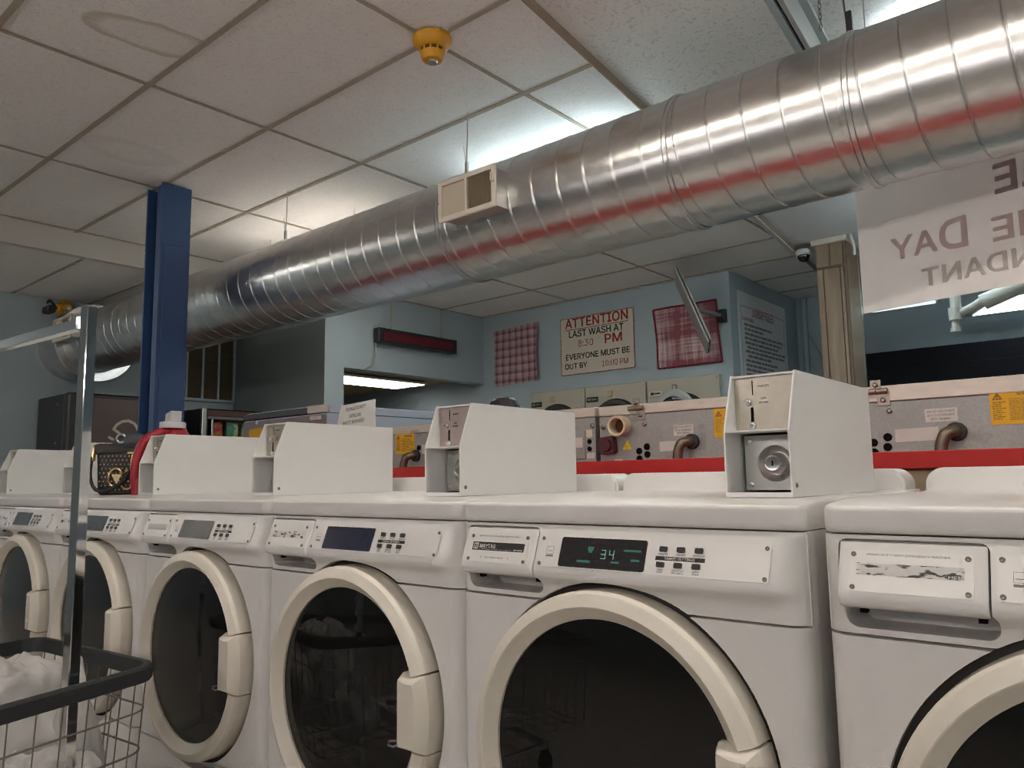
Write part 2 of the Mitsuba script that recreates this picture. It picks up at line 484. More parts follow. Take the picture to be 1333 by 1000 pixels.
# low ceiling over the vending corner
lo = struct('ceiling_low', box(-7.5, -5.981, -3, 4.28, 2.725, 2.745), 'ceiling_white', 'lower tile ceiling beyond the white beam')
gl = [2.80 + 0.61 * k for k in range(-10, 4)]
for c, d in zip(gl[:-1], gl[1:]):
    d2 = min(d, 4.28)
    if c > -3.6:
        part(lo, 'tile', box(-7.49, -5.99, max(c, -2.99) + 0.008, d2 - 0.008, 2.70, 2.715), 'tile_white', False)
        part(lo, 'main_tee', box(-7.49, -5.99, c - 0.012, c + 0.012, 2.695, 2.702), 'tee_paint', False)
# raised ceiling on the right
rz = ZC + 0.041
raised = Polygon([(AX(-3), -3), (BX(-3), -3), (BX(8.05), 8.05), (AX(8.05), 8.05)])
rc = struct('ceiling_raised', prism_xy(raised.buffer(-0.001), rz + 0.012, rz + 0.04), 'ceiling_white', 'slightly raised white ceiling strip on the right')
sp = Polygon([(AX(-3) + .002, -3), (BX(-3), -3), (BX(3.9), 3.9), (AX(3.9) + .002, 3.9)])
part(rc, 'panel', prism_xy(sp, rz, rz + 0.011), 'tile_speckled', False)
sp2 = Polygon([(AX(3.92) + .002, 3.92), (BX(3.92) + 1.2, 3.92), (BX(8.04) + 1.6, 8.04), (AX(8.04) + .002, 8.04)])
part(rc, 'panel', prism_xy(sp2, rz, rz + 0.011), 'ceiling_white', False)
def quadwall(f, y0, y1, z0, z1, t=0.006, shift=0.0):
    P = Polygon([(f(y0) + shift, y0), (f(y0) + shift + t, y0), (f(y1) + shift + t, y1), (f(y1) + shift, y1)])
    return prism_xy(P, z0, z1)
struct('trim_1', quadwall(AX, -3, 8.04, ZC - 0.004, rz, 0.008), 'step_brown', 'brown edge strip between the two ceilings')
struct('trim_2', cat(quadwall(AX, 3.6, 6.3, ZC - 0.022, ZC - 0.005, 0.030, -0.02)), 'beam_white', 'white raceway along the ceiling step')
struct('trim_3', cat(quadwall(BX, -3, 3.9, rz - 0.004, rz + 0.02, 0.030, -0.01), quadwall(BX, -3, 3.9, rz - 0.012, rz + 0.0, 0.008, 0.012)), 'trim_gray', 'grey edge channel of the raised ceiling')
struct('wall_step', quadwall(CX, -3, 3.9, rz, 3.06, 0.02, -0.005), 'beam_white', 'white upright step up to the highest ceiling')
struct('trim_4', quadwall(CX, -3, 3.9, 3.035, 3.062, 0.035, 0.012), 'trim_gray', 'grey edge of the highest ceiling')
hi = Polygon([(CX(-3), -3), (3.0, -3), (3.0, 3.9), (CX(3.9), 3.9)])
hc = struct('ceiling_high', prism_xy(hi, 3.075, 3.10), 'ceiling_white', 'highest tile ceiling on the right')
part(hc, 'panel', prism_xy(hi.buffer(-0.01), 3.062, 3.074), 'tile_speckled', False)
struct('wall_drop', box(-1.18, 3.0, 3.9, 3.93, rz, 3.1), 'ceiling_white')
struct('ceiling_rear', prism_xy(Polygon([(BX(3.93) + 1.2, 3.93), (3.0, 3.93), (3.0, 8.05), (BX(8.05) + 1.6, 8.05)]), rz, rz + 0.02), 'ceiling_white')

# ------------------------------------------------------------------ ceiling lights
for (x0, x1, y0, y1, z, col, k, lab) in LIGHTS:
    t = thing('ceiling_light', lab, 'ceiling light')
    part(t, 'housing', rbox(x0 - .02, x1 + .02, y0 - .03, y1 + .03, z + .012, ZC - .004, .01), 'sheet_white', 30)
    kk = part(t, 'diffuser', rbox(x0, x1, y0, y1, z - .012, z + .012, .008), 'sheet_white', 30)
    scene[kk]['emitter'] = glow(col, k)

# strip lights hung behind the duct, shining up onto the tiles as well as down
def strip(x0, x1, y, z, col, k, lab, zt=ZC):
    t = thing('hanging_strip_light', lab, 'strip light')
    part(t, 'housing', rbox(x0, x1, y - .05, y + .05, z, z + .035, .006), 'sheet_white', 30)
    for dy in (-.035, .035):
        kk = part(t, 'tube', cyl((x0 + .02, y + dy, z + .062), (x1 - .02, y + dy, z + .062), .019, 12), 'sheet_white', 40)
        scene[kk]['emitter'] = glow(col, k)
    for x in (x0 + .15, x1 - .15):
        part(t, 'wire', cyl((x, y, z + .03), (x, y, zt - .005), .002, 6), 'steel', 40)
for q in STRIPS:
    strip(*q)
x0, x1, y0, y1, z0, z1, col, k = WALL_LIGHT
t = thing('front_wall_light', 'long lit sign box on the front wall behind the camera', 'sign light')
part(t, 'housing', rbox(x0 - .03, x1 + .03, y0, y1 - .02, z0 - .03, z1 + .03, .006), 'sheet_white', 30)
k_ = part(t, 'face', rbox(x0, x1, y1 - .019, y1, z0, z1, .004), 'sheet_white', 30)
scene[k_]['emitter'] = glow(col, k)

# office light seen through the pass-through
t = thing('office_light', 'lit fluorescent ceiling light in the room behind the pass-through', 'ceiling light')
part(t, 'housing', rbox(-7.08, -6.52, 4.75, 6.15, 2.14, 2.165, .006), 'sheet_white')
for x0, x1 in ((-6.775, -6.545), (-7.055, -6.805)):
    k = part(t, 'lens', rbox(x0, x1, 4.78, 6.12, 2.128, 2.1395, .005), 'sheet_white', 40)
    scene[k]['emitter'] = glow(NEUTRAL, 1.8)

# ------------------------------------------------------------------ washers
W, ZB = 0.682, 1.05
DCX, DCZ = 0.35, 0.583
rec = lathe_at([(0, 0), (0.290, 0), (0.290, 0.4), (0, 0.4)], (DCX, 1.0, DCZ), (0, 1, 0), 96)

def plan(y0, y1, r=0.032, x0=0.0, x1=W):
    """Footprint with rounded front corners."""
    a = [(x0, y1), (x0, y0 + r)] + [(x0 + r - r * math.cos(t), y0 + r - r * math.sin(t)) for t in np.linspace(0, math.pi / 2, 7)[1:]]
    b = [(x1 - (p[0] - x0), p[1]) for p in a[::-1]]
    return Polygon(a + b)

wp = []                                                            # (part name, ply dict, label)
def W_(name, mesh, mat, smooth=30, label=None):
    wp.append((name, ply(mesh, mat, smooth), label))

W_('cabinet', cat(cut(prism_xy(plan(1.150, 1.82, .03), 0.06, 0.966), prism_xz(rrect(.029, .213, .8415, .881, .016), 1.1, 1.21)), prism_xy(plan(1.19, 1.80, .02, .02, W - .02), 0.0, 0.06)), 'enamel', 25)
fp = cut(prism_xy(plan(1.124, 1.149), 0.315, 0.8305), rec)
W_('front_panel', fp, 'enamel', 25)
lp = cut(prism_xy(plan(1.120, 1.149), 0.07, 0.312), lathe_at([(0, 0), (0.303, 0), (0.303, 0.4), (0, 0.4)], (DCX, 1.0, DCZ), (0, 1, 0), 96))
W_('lower_panel', lp, 'enamel', 25)
W_('door_recess', prism_xz(Point(DCX, DCZ).buffer(0.2895, quad_segs=24), 1.140, 1.1495), 'gap_shadow', False)

# fascia: the bulging profile swept along x, fading out at both ends
prof = [(1.1285, .834), (1.1275, .842), (1.125, .852), (1.121, .861), (1.113, .869), (1.1055, .874), (1.1018, .879), (1.1008, .885), (1.1022, .893), (1.1075, .9075), (1.1145, .926), (1.1215, .945), (1.1262, .957), (1.1285, .962), (1.133, .9655)]
def sweep(prof, xs, fx, yback):
    P = np.array(prof); n = len(P)
    V, F = [], []
    for x in xs:
        V += [fx(x, y, z) for y, z in P] + [(x, yback, P[-1][1]), (x, yback, P[0][1])]
    m = n + 2
    for i in range(len(xs) - 1):
        for k in range(m):
            q = (k + 1) % m
            a, b, c, d = i * m + k, i * m + q, (i + 1) * m + q, (i + 1) * m + k
            F += [[a, b, c], [a, c, d]]
    poly = Polygon([(y, z) for _, y, z in V[:m]])
    for e, off in ((0, 0), (1, (len(xs) - 1) * m)):
        pl = np.array([(v[1], v[2]) for v in V[off:off + m]])
        tri = trimesh.creation.triangulate_polygon(Polygon(pl), engine='earcut')
        base = len(V)
        V += [(xs[0] if e == 0 else xs[-1], a, b) for a, b in tri[0]]
        F += [list(np.array(f) + base) for f in tri[1]]
    mm = trimesh.Trimesh(np.array(V), np.array(F), process=True)
    mm.fix_normals()
    return mm
def inset(x, r=0.030, x0=0.0, x1=W):
    d = min(x - x0, x1 - x)
    return r - math.sqrt(max(r * r - (r - d) ** 2, 0)) if d < r else 0.0
def fas(x, y, z):
    d = min(x, W - x)
    g = float(np.clip((d - 0.004) / 0.05, 0, 1)); g = g * g * (3 - 2 * g)
    return (x, 1.1285 - (1.1285 - y) * (g if y < 1.1285 else 1) + inset(x), z)
ends = [0, .001, .003, .006, .010, .015, .021, .027, .034, .042, .050, .056]
xs = ends + list(np.linspace(.07, W - .07, 24)) + [W - e for e in ends[::-1]]
fascia = sweep(prof, xs, fas, 1.1495)
slotp = rrect(.024, .2075, .868, .9605, .012)
slot = prism_xz(slotp, 1.05, 1.140)
grip = prism_xz(rrect(.030, .212, .8425, .880, .016), 1.05, 1.21)
fascia = cut(fascia, slot, grip, rec)
W_('fascia', fascia, 'enamel', 28)

# slanted frame on the fascia: s up the slope, h out of it
SO = np.array([0.0, 1.1022, 0.893]); SE = np.array([0.0, 0.0246, 0.064]); SE /= np.linalg.norm(SE)
SLANT = lambda x, s, h=0.0: frame(SO + np.array([x, 0, 0]) + SE * s + np.cross((1, 0, 0), SE) * h, (1, 0, 0), SE)
def slab(x0, x1, s0, s1, h0, h1, r=0.003):
    m = extr(rrect(x0, x1, s0, s1, r, 4), h1 - h0)
    return place(m, SLANT(0, 0, h0))
dprof = [(1.136, .8705), (1.1130, .8705), (1.1050, .8735), (1.1000, .878), (1.0985, .885), (1.1000, .893), (1.1053, .9075), (1.1123, .926), (1.1193, .945), (1.1240, .956), (1.136, .9575)]
dx0, dx1 = .0275, .2045
def dfx(x, y, z):
    d = min(x - dx0, dx1 - x)
    return (x, y + (0.0035 * (1 - min(d / .005, 1)) ** 2 if y < 1.13 else 0), z)
drawer = sweep(dprof, [dx0, dx0 + .001, dx0 + .003, dx0 + .006, .07, .12, .17, dx1 - .006, dx1 - .003, dx1 - .001, dx1], dfx, 1.1385)
W_('drawer', drawer, 'enamel', 28)
W_('drawer__nameplate', slab(.042, .190, .000, .0555, .0022, .0034), 'plate', 20)
scr = []
def screw(x, s, h):
    m = lathe([(0, 0), (.0034, 0), (.0034, .0010), (.0026, .0022), (.0013, .0024), (.0013, .0012), (0, .0012)], 16)
    return place(m, SLANT(x, s, h))
for x, s in ((.0475, .050), (.184, .050), (.0475, .0055), (.184, .0055)):
    W_('drawer__screw', screw(x, s, .0034), 'screw_metal', 35)
for x in (.045, .186):
    W_('drawer__clip', box(x, x + .009, 1.135, 1.146, .861, .8685), 'hole', False)
W_('control_plate', slab(.214, .640, .001, .0575, .0003, .0016), 'plate', 20)
for x, s in ((.220, .052), (.634, .052), (.220, .0065), (.634, .0065)):
    W_('control_plate__screw', screw(x, s, .0016), 'screw_metal', 35)
W_('control_plate__display', slab(.262, .434, .0035, .0555, .0012, .0030, .004), 'black_gloss', 20, 'black glass display window')
for i in range(3):
    for s in (.0385, .0135):
        W_('control_plate__button', slab(.458 + .031 * i - (.002 if s < .02 else 0), .4715 + .031 * i - (.002 if s < .02 else 0), s, s + .0085, .0012, .0046, .0018), 'black_plastic', 30, 'black push button')
W_('control_plate__caption_bar', slab(.452, .538, .0250, .0315, .0012, .0020, .0005), 'print_black', 20)
tx = text('FABRIC SETTINGS', .0040, True, .052, .0003)
W_('control_plate__caption', place(tx, SLANT(.469, .0263, .0020)), 'sticker_white', False)
cap = []
for i, s in enumerate(('WHITES', 'COLORS', 'BRIGHTS')):
    m = text(s, .0030, False, .0035 * len(s) * .8, .0003); cap.append(place(m, SLANT(.4647 + .031 * i - twidth(m) / 2, .0335, .0016)))
for i, s in enumerate((('PERM', 'PRESS'), ('DELICATES', 'AND KNITS'), ('QUICK', 'CYCLE'))):
    for j, q in enumerate(s):
        m = text(q, .0028, False, .0029 * len(q) * .8, .0003); cap.append(place(m, SLANT(.4627 + .031 * i - twidth(m) / 2, .0088 - .0042 * j, .0016)))
W_('control_plate__button_caption', cat(cap), 'caption_gray', False)
badge = [slab(.231, .247, .0245, .0250, .0016, .0019, .0002), slab(.231, .2315, .0245, .038, .0016, .0019, .0002), slab(.231, .247, .0375, .038, .0016, .0019, .0002), slab(.2465, .247, .0245, .038, .0016, .0019, .0002),
         slab(.233, .244, .029, .0300, .0016, .0019, .0003), slab(.231, .247, .0195, .0230, .0016, .0019, .0002)]
W_('control_plate__badge', cat(badge), 'print_gray', False)

# lid and backsplash
lprof = [(1.140, .967), (1.1315, .9685), (1.1275, .973), (1.1262, .978), (1.1262, .9975), (1.1272, 1.0015), (1.1300, 1.0042), (1.135, 1.0058), (1.17, 1.0090), (1.22, 1.0122), (1.45, 1.0130), (1.68, 1.0125), (1.716, 1.0145)]
def lfx(x, y, z):
    e = inset(x, .028)
    d = min(x, W - x)
    drop = (0.010 - math.sqrt(max(0.0001 - (0.010 - d) ** 2, 0))) if d < 0.010 else 0
    return (x, y + e * max(0, 1 - (y - 1.126) / .05), z - (drop if z > 1.0 else 0))
lid = sweep(lprof, xs, lfx, 1.81)
W_('lid', lid, 'enamel', 40)
bs = rrect(.006, W - .006, .99, 1.046, .034, 8).union(sbox(.006, .99, W - .006, 1.013))
b0 = prism_xz(bs, 1.722, 1.80)
b1 = prism_xz(bs.buffer(-.006), 1.716, 1.722)
W_('backsplash', cat(b0, b1), 'enamel', 35)

# door: ring with a chamfer, dark lens, handle that replaces part of the ring
a0, a1 = math.radians(18.0), math.radians(345.5)
rp = np.array([(.232, 1.137), (.232, 1.1005), (.2340, 1.0985), (.2525, 1.0798), (.2545, 1.0788), (.2715, 1.0865), (.2745, 1.0890), (.2785, 1.0975), (.2790, 1.108), (.2790, 1.137)])
def ring(a0, a1, n):
    V, F, m = [], [], len(rp)
    for i in range(n + 1):
        a = a0 + (a1 - a0) * i / n
        V += [(DCX + r * math.cos(a), y, DCZ + r * math.sin(a)) for r, y in rp]
    for i in range(n):
        for k in range(m):
            q = (k + 1) % m
            F += [[i * m + k, i * m + q, (i + 1) * m + q], [i * m + k, (i + 1) * m + q, (i + 1) * m + k]]
    tri = trimesh.creation.triangulate_polygon(Polygon(rp), engine='earcut')
    for e in (0, n):
        a = a0 + (a1 - a0) * e / n
        base = len(V)
        V += [(DCX + r * math.cos(a), y, DCZ + r * math.sin(a)) for r, y in tri[0]]
        F += [list(np.array(f) + base) for f in tri[1]]
    mm = trimesh.Trimesh(np.array(V), np.array(F), process=True); mm.fix_normals()
    return mm
W_('door', ring(a0, a1, 150), 'door_cream', 16)
gl_ = [(0, 0)] + [(.2315 * q, .007 * q * q) for q in np.linspace(0.05, 1, 14)] + [(.2315, .03), (0, .03)]
W_('door__glass', lathe_at(gl_, (DCX, 1.0985, DCZ), (0, 1, 0), 96), 'door_glass', 40, 'dark tinted door glass')
hz0, hz1 = DCZ - .066, DCZ + .082
arc = [(DCX + .2800 * math.cos(t), DCZ + .2800 * math.sin(t)) for t in np.linspace(math.asin((hz0 - DCZ) / .28), math.asin((hz1 - DCZ) / .28), 16)]
hp = Polygon(arc + [(DCX + .206, hz1), (DCX + .201, hz1 - .012), (DCX + .201, hz0 + .012), (DCX + .206, hz0)])
def ring_pts(poly, y):
    return [(x, y, z) for x, z in poly.exterior.coords]
hull = trimesh.convex.convex_hull(np.array(ring_pts(hp, 1.136) + ring_pts(hp, 1.092) + [(min(x, DCX + .262), 1.0705, z) for x, _, z in ring_pts(hp.buffer(-.010), 0)] + [(max(min(x, DCX + .262), DCX + .232), 1.067, z) for x, _, z in ring_pts(hp.buffer(-.014), 0)]))
W_('door__handle', hull, 'door_cream', 14, 'cream grip block set in the door ring')
W_('door__latch_tab', tube([(DCX + .205, 1.085, hz0 + .010), (DCX + .190, 1.078, hz0 + .004), (DCX + .178, 1.076, hz0 + .006), (DCX + .180, 1.077, hz0 + .013), (DCX + .204, 1.083, hz0 + .017)], .0025, 8), 'clear_tab', 40)
W_('door__hinge_cover', prism_xz(Polygon([(DCX + r * math.cos(a), DCZ + r * math.sin(a)) for r, aa in ((.2875, np.linspace(2.85, 3.43, 14)), (.2785, np.linspace(3.43, 2.85, 14))) for a in aa]), 1.104, 1.139), 'door_cream', 25)

# coin box (local: right edge at x = 0, its own offset per washer)
CB = []
def C_(name, mesh, mat, smooth=30, label=None):
    CB.append((name, ply(mesh, mat, smooth), label))
BW, BZ = 0.112, 1.0132
side = Polygon([(1.22, BZ), (1.22, 1.122), (1.2575, 1.219), (1.65, 1.217), (1.65, BZ)])
t_ = 0.003
shell = [prism_yz(side, -t_, 0), prism_yz(side, -BW, -BW + t_),
         box(-BW + t_, -t_, 1.2575, 1.65, 1.214, 1.2175), box(-BW + t_, -t_, 1.645, 1.649, BZ, 1.214), box(-BW + t_, -t_, 1.222, 1.649, BZ, BZ + .003),
         box(-BW + t_, -t_, 1.2205, 1.2235, BZ, BZ + .008)]
C_('coin_box', cat(shell), 'enamel_box', False, 'white sheet metal coin box bolted on the washer lid')
C_('coin_box__shelf', box(-BW + t_, -t_, 1.221, 1.284, 1.1195, 1.1225), 'enamel_box', False)
C_('coin_box__coin_panel', box(-BW + t_, -t_, 1.2655, 1.2685, 1.1225, 1.214), 'coin_panel_mat', False, 'beige coin mechanism panel')
C_('coin_box__coin_slot', rbox(-.0775, -.0758, 1.2645, 1.267, 1.184, 1.2085, .0005), 'hole', False, 'black coin slot')
C_('coin_box__return_slot', rbox(-.0815, -.0765, 1.2642, 1.267, 1.138, 1.163, .001), 'hole', False)
def knob(x, z, r, y=1.2655, h=.006):
    return lathe_at([(0, h), (r * .55, h), (r * .62, h * .8), (r * .9, h * .7), (r, h * .35), (r, 0), (0, 0)][::-1], (x, y, z), (0, -1, 0), 24)
C_('coin_box__return_button', knob(-.085, 1.172, .0062, h=.008), 'chrome', 35, 'round chrome coin return button')
C_('coin_box__return_lever', knob(-.079, 1.132, .0065, h=.006), 'chrome', 35)
cm = [place(text('QUARTERS', .0036, False, .019, .0003), FACE_S((-.0665, 1.2654, 1.1965)))]
for s, z, w in (('COIN', 1.1755, .009), ('RETURN', 1.1685, .0155)):
    cm.append(place(text(s, .0036, False, w, .0003), FACE_S((-.0585 - w / 2, 1.2654, z))))
C_('coin_box__lettering', cat(cm), 'print_black', False)
lockp = cut(box(-.1035, -.0035, 1.283, 1.2865, 1.0235, 1.1155), lathe_at([(0, 0), (.0270, 0), (.0270, .1), (0, .1)], (-.0505, 1.24, 1.068), (0, 1, 0), 40))
C_('coin_box__lock_plate', lockp, 'steel_plate', False, 'galvanised plate around the vault lock')
C_('coin_box__lock_cup', lathe_at([(.0305, -.0020), (.0288, -.0030), (.0270, -.0015), (.0247, .006), (.0195, .014), (.010, .016), (0, .016), (0, .018), (.0270, .018), (.0305, .0)], (-.0505, 1.283, 1.068), (0, 1, 0), 40), 'steel', 40)
C_('coin_box__lock', lathe_at([(0, 0), (.0190, 0), (.0165, .020), (.0140, .029), (.0126, .031), (.0114, .0302), (0, .0302)], (-.0505, 1.299, 1.068), (0, -1, 0), 32), 'chrome', 35, 'round steel vault lock')
C_('coin_box__keyhole', rbox(-.0517, -.0489, 1.2680, 1.270, 1.0635, 1.0725, .0005), 'hole', False)
for z in (1.105, 1.032):
    C_('coin_box__bolt', knob(-.0945, z, .0052, 1.283, .004), 'chrome', 35)
C_('coin_box__screw', lathe_at([(0, 0), (.0042, 0), (.0042, .001), (.003, .0022), (0, .0024)], (0, 1.2365, 1.032), (1, 0, 0), 20), 'screw_metal', 35)
metal('steel_plate', (0.50, 0.50, 0.48), 0.35, 0.8)
def coin_panel_fn(p, n, uv):
    return mi.Color3f(0.46, 0.42, 0.35) * (0.92 + 0.25 * (fbm(p.x * 40, p.z * 40) - 0.5))
metal('coin_panel_mat', proc(coin_panel_fn), 0.35, 0.5)
metal('coin_panel_rose', (0.38, 0.31, 0.29), 0.35, 0.3)

wash = [  # left edge, right edge of the coin box, label
    (-0.396, 0.250, 'white front-load washer at the right edge with a badly worn brand strip'),
    (-1.104, -0.466, 'white front-load washer showing the green digits 34 on its display'),
    (-1.788, -1.193, 'white front-load washer with a blue tinted display, left of the one reading 34'),
    (-2.476, -1.914, 'white front-load washer with a blank rubbed brand strip, just right of the laundry cart corner'),
    (-3.166, -2.635, 'white front-load washer behind the chrome pole, detergent jug standing on it'),
    (-3.856, -3.314, 'white front-load washer with its door at the left edge, left of the chrome pole'),
    (-4.546, -4.083, 'farthest white front-load washer, only its coin box end showing at the far left'),
]
WK = []
for i, (wx, bx, lab) in enumerate(wash):
    t = thing('front_load_washer', lab, 'washing machine', 'front-load washers in a row')
    WK.append(t)
    for nm, d, lb in wp:
        part(t, nm, d, None, label=lb, to=T().translate([wx, 0, 0]))
    for nm, d, lb in CB:
        d = dict(d)
        if nm == 'coin_box__coin_panel' and i == 2:
            d['bsdf'] = {'type': 'ref', 'id': 'coin_panel_rose'}
        part(t, nm, d, None, label=lb, to=T().translate([bx, 0, 0]))
    if i == 2:
        scene[t + '__control_plate__display']['emitter'] = glow((0.10, 0.22, 0.9), 0.010)
    Tm = T().translate([wx, 0, 0])
    hd = place(text('HEAVY DUTY HIGH EFFICIENCY WASHER', .0030, False, .100, .0003), SLANT(.064, .0490, .0034))
    if i in (0, 1):
        part(t, 'drawer__heading', hd, 'print_gray', False, to=Tm)
    if i == 1:
        part(t, 'drawer__brand_strip', slab(.052, .180, .0225, .0385, .0034, .0038, .0005), 'print_black', 20, 'black brand strip with white lettering', to=Tm)
        m = [place(text('MAYTAG', .0075, True, .040, .0003), SLANT(.0700, .0270, .0038)), slab(.0545, .0665, .0245, .0365, .0038, .0041, .0008)]
        m += [slab(.070, .150, .0245, .0250, .0038, .0040, .0001), place(text('WASHER', .0026, True, .022, .0003), SLANT(.155, .0242, .0038))]
        part(t, 'drawer__brand', cat(m), 'sticker_white', False, to=Tm)
        part(t, 'drawer__brand_mark', cat([slab(.0565 + .0032 * q, .0580 + .0032 * q, .0265, .0345, .0041, .0043, .0002) for q in range(3)]), 'print_black', False, to=Tm)
        m = [place(text('ADD DETERGENT', .0028, False, .046, .0003), SLANT(.088, .0080, .0034))]
        for x in (.077, .144):
            m.append(place(extr(Polygon([(0, .003), (.003, .003), (.0015, 0)]), .0003), SLANT(x, .0080, .0034)))
        part(t, 'drawer__note', cat(m), 'print_gray', False, to=Tm)
        seg = {'3': 'abgcd', '4': 'fgbc'}
        sg = []
        for q, ch in enumerate('34'):
            x, s, w, h, b = .348 + .0165 * q, .0205, .0095, .0155, .0011
            pos = {'a': (x, x + w, s + h - b, s + h), 'g': (x, x + w, s + h / 2 - b / 2, s + h / 2 + b / 2), 'd': (x, x + w, s, s + b), 'f': (x, x + b, s + h / 2, s + h), 'b': (x + w - b, x + w, s + h / 2, s + h), 'c': (x + w - b, x + w, s, s + h / 2)}
            sg += [slab(*pos[c], .0030, .0033, .0002) for c in seg[ch]]
        k = part(t, 'control_plate__digits', cat(sg), 'hole', False, 'green lit digits 34', to=Tm)
        scene[k]['emitter'] = glow((0.25, 0.55, 0.42), 0.42)
        lb = [slab(.320, .332, .0335, .0405, .003, .0033, .001), slab(.322, .330, .0300, .0335, .003, .0033, .001), slab(.301, .328, .0125, .0165, .003, .0033, .0005), slab(.370, .386, .0140, .0175, .003, .0033, .0005), slab(.408, .424, .0190, .0230, .003, .0033, .0005), slab(.392, .425, .0350, .0385, .003, .0033, .0005)]
        for q in lb:
            k = part(t, 'control_plate__indicator', q, 'hole', False, 'dim green display legend', to=Tm)
            scene[k]['emitter'] = glow((0.05, 0.16, 0.12), 0.4)
    elif i != 3:
        part(t, 'drawer__brand_strip', slab(.052, .180, .0225, .0385, .0034, .0038, .0005), 'worn_print', 20, 'brand strip with its black print mostly worn off', to=Tm)
        if i == 0:
            part(t, 'drawer__brand', place(text('HER', .0036, True, .016, .0003), SLANT(.162, .0240, .0038)), 'sticker_white', False, to=Tm)
    else:
        part(t, 'drawer__brand_strip', slab(.058, .176, .0205, .0385, .0034, .0037, .0005), 'sticker_white', 20, 'blank rubbed brand strip', to=Tm)

# notice card leaning behind a coin box, handbag and jug on the washers
cd = extr(Polygon([(0, -.06), (.222, -.06), (.205, .063), (.022, .053)]), .002)
CM = frame((-2.237, 1.67, 1.258), (1, 0, 0), (0, .10, .995))
t = thing('notice_card', 'white paper notice about overloading, standing behind a coin box', 'notice')
part(t, 'card', place(cd, CM), 'sheet_white', False)
m = []
for s, w, x, y in (('PLEASE DO NOT', .105, .066, .030), ('OVERLOAD', .066, .085, .006), ('WHITE WASHERS', .118, .052, -.018), ('THANK YOU', .08, .08, -.045)):
    m.append(place(text(s, .0125, True, w, .0006), CM @ frame((x - .012, y, .002), (.997, .07, 0), (-.07, .997, 0))))
part(t, 'lettering', cat(m[:3]), 'print_gray', False)

# ------------------------------------------------------------------ handbag and detergent jug
def superlathe(cx, cy, levels, n=40, e=3.0):
    """Stacked rounded-rectangle sections: (z, half width x, half depth y)."""
    V, F = [], []
    for z, a, b in levels:
        for k in range(n):
            t = 2 * math.pi * k / n
            c, s = math.cos(t), math.sin(t)
            V.append((cx + a * np.sign(c) * abs(c) ** (2 / e), cy + b * np.sign(s) * abs(s) ** (2 / e), z))
    for i in range(len(levels) - 1):
        for k in range(n):
            q = (k + 1) % n
            F += [[i * n + k, i * n + q, (i + 1) * n + q], [i * n + k, (i + 1) * n + q, (i + 1) * n + k]]
    for i, rev in ((0, True), (len(levels) - 1, False)):
        c = len(V); V.append((cx, cy, levels[i][0]))
        for k in range(n):
            f = [i * n + k, i * n + (k + 1) % n, c]
            F.append(f[::-1] if rev else f)
    return trimesh.Trimesh(np.array(V), np.array(F), process=False)

BX0, BY0, LZ = -3.050, 1.29, 1.013
t = thing('handbag', 'black studded handbag with a crossed gold ring emblem on a washer lid', 'handbag')
part(t, 'bag_body', superlathe(BX0, BY0, [(LZ, .082, .045), (LZ + .006, .090, .050), (LZ + .05, .094, .052), (LZ + .12, .098, .050), (LZ + .165, .102, .044), (LZ + .175, .100, .040)], 44), 'leather_black', 40)
part(t, 'bag_rim', superlathe(BX0 - .03, BY0, [(LZ + .150, .084, .046), (LZ + .160, .088, .050), (LZ + .185, .082, .044), (LZ + .190, .07, .03)], 36), 'leather_black', 40)
sc = superlathe(BX0 + .035, BY0 - .012, [(LZ + .170, .058, .030), (LZ + .185, .074, .040), (LZ + .205, .072, .040), (LZ + .222, .055, .030), (LZ + .229, .035, .018)], 36, 2.4)
part(t, 'scarf', sc, 'bag_gray', 40, 'dark grey bundle bulging from the bag opening')
ring_ = [(BX0 + .002 + .017 * math.cos(a), BY0 - .055, LZ + .208 + .015 * math.sin(a)) for a in np.linspace(0.4, 5.4, 24)]
part(t, 'buckle', tube(ring_, .0042, 8), 'chrome', 40, 'pale half-ring buckle')
studs = []
r2 = random.Random(3)
for i in range(9):
    for j in range(11):
        x = BX0 - .078 + .0165 * j + (.008 if i % 2 else 0)
        z = LZ + .018 + i * .0155
        if abs(x - BX0) < .088:
            yy = BY0 - .0535 * (1 - abs((x - BX0) / .098) ** 3) ** (1 / 3.0)
            s = trimesh.creation.icosphere(1, .0034); s.apply_translation((x, yy - .001, z)); studs.append(s)
part(t, 'stud', cat(studs), 'gold', 40, 'rows of small gold studs', kind='stuff')
for dx, dz, sgn in ((-.012, .0, 1), (.034, -.008, -1)):
    e = [(BX0 + dx + .028 * math.cos(a), BY0 - .0585 - .002 * sgn, LZ + .062 + dz + .034 * math.sin(a)) for a in np.linspace(0.3 if sgn > 0 else -2.6, 5.2 if sgn > 0 else 1.9, 28)]
    part(t, 'emblem_ring', tube(e, .0038, 8), 'gold', 40, 'gold ring emblem')
part(t, 'emblem_patch', prism_xz(Polygon([(BX0 - .03, LZ + .075), (BX0 + .012, LZ + .075), (BX0 - .008, LZ + .036)]), BY0 - .056, BY0 - .053), 'gold', False)
part(t, 'tassel', cat(lathe_at([(0, 0), (.004, 0), (.011, -.045), (.009, -.05), (0, -.05)][::-1], (BX0 + .052, BY0 - .055, LZ + .148), (0, 0, 1), 16), rbox(BX0 + .03, BX0 + .075, BY0 - .057, BY0 - .05, LZ + .150, LZ + .158, .002)), 'gold', 40, 'hanging gold tassel')
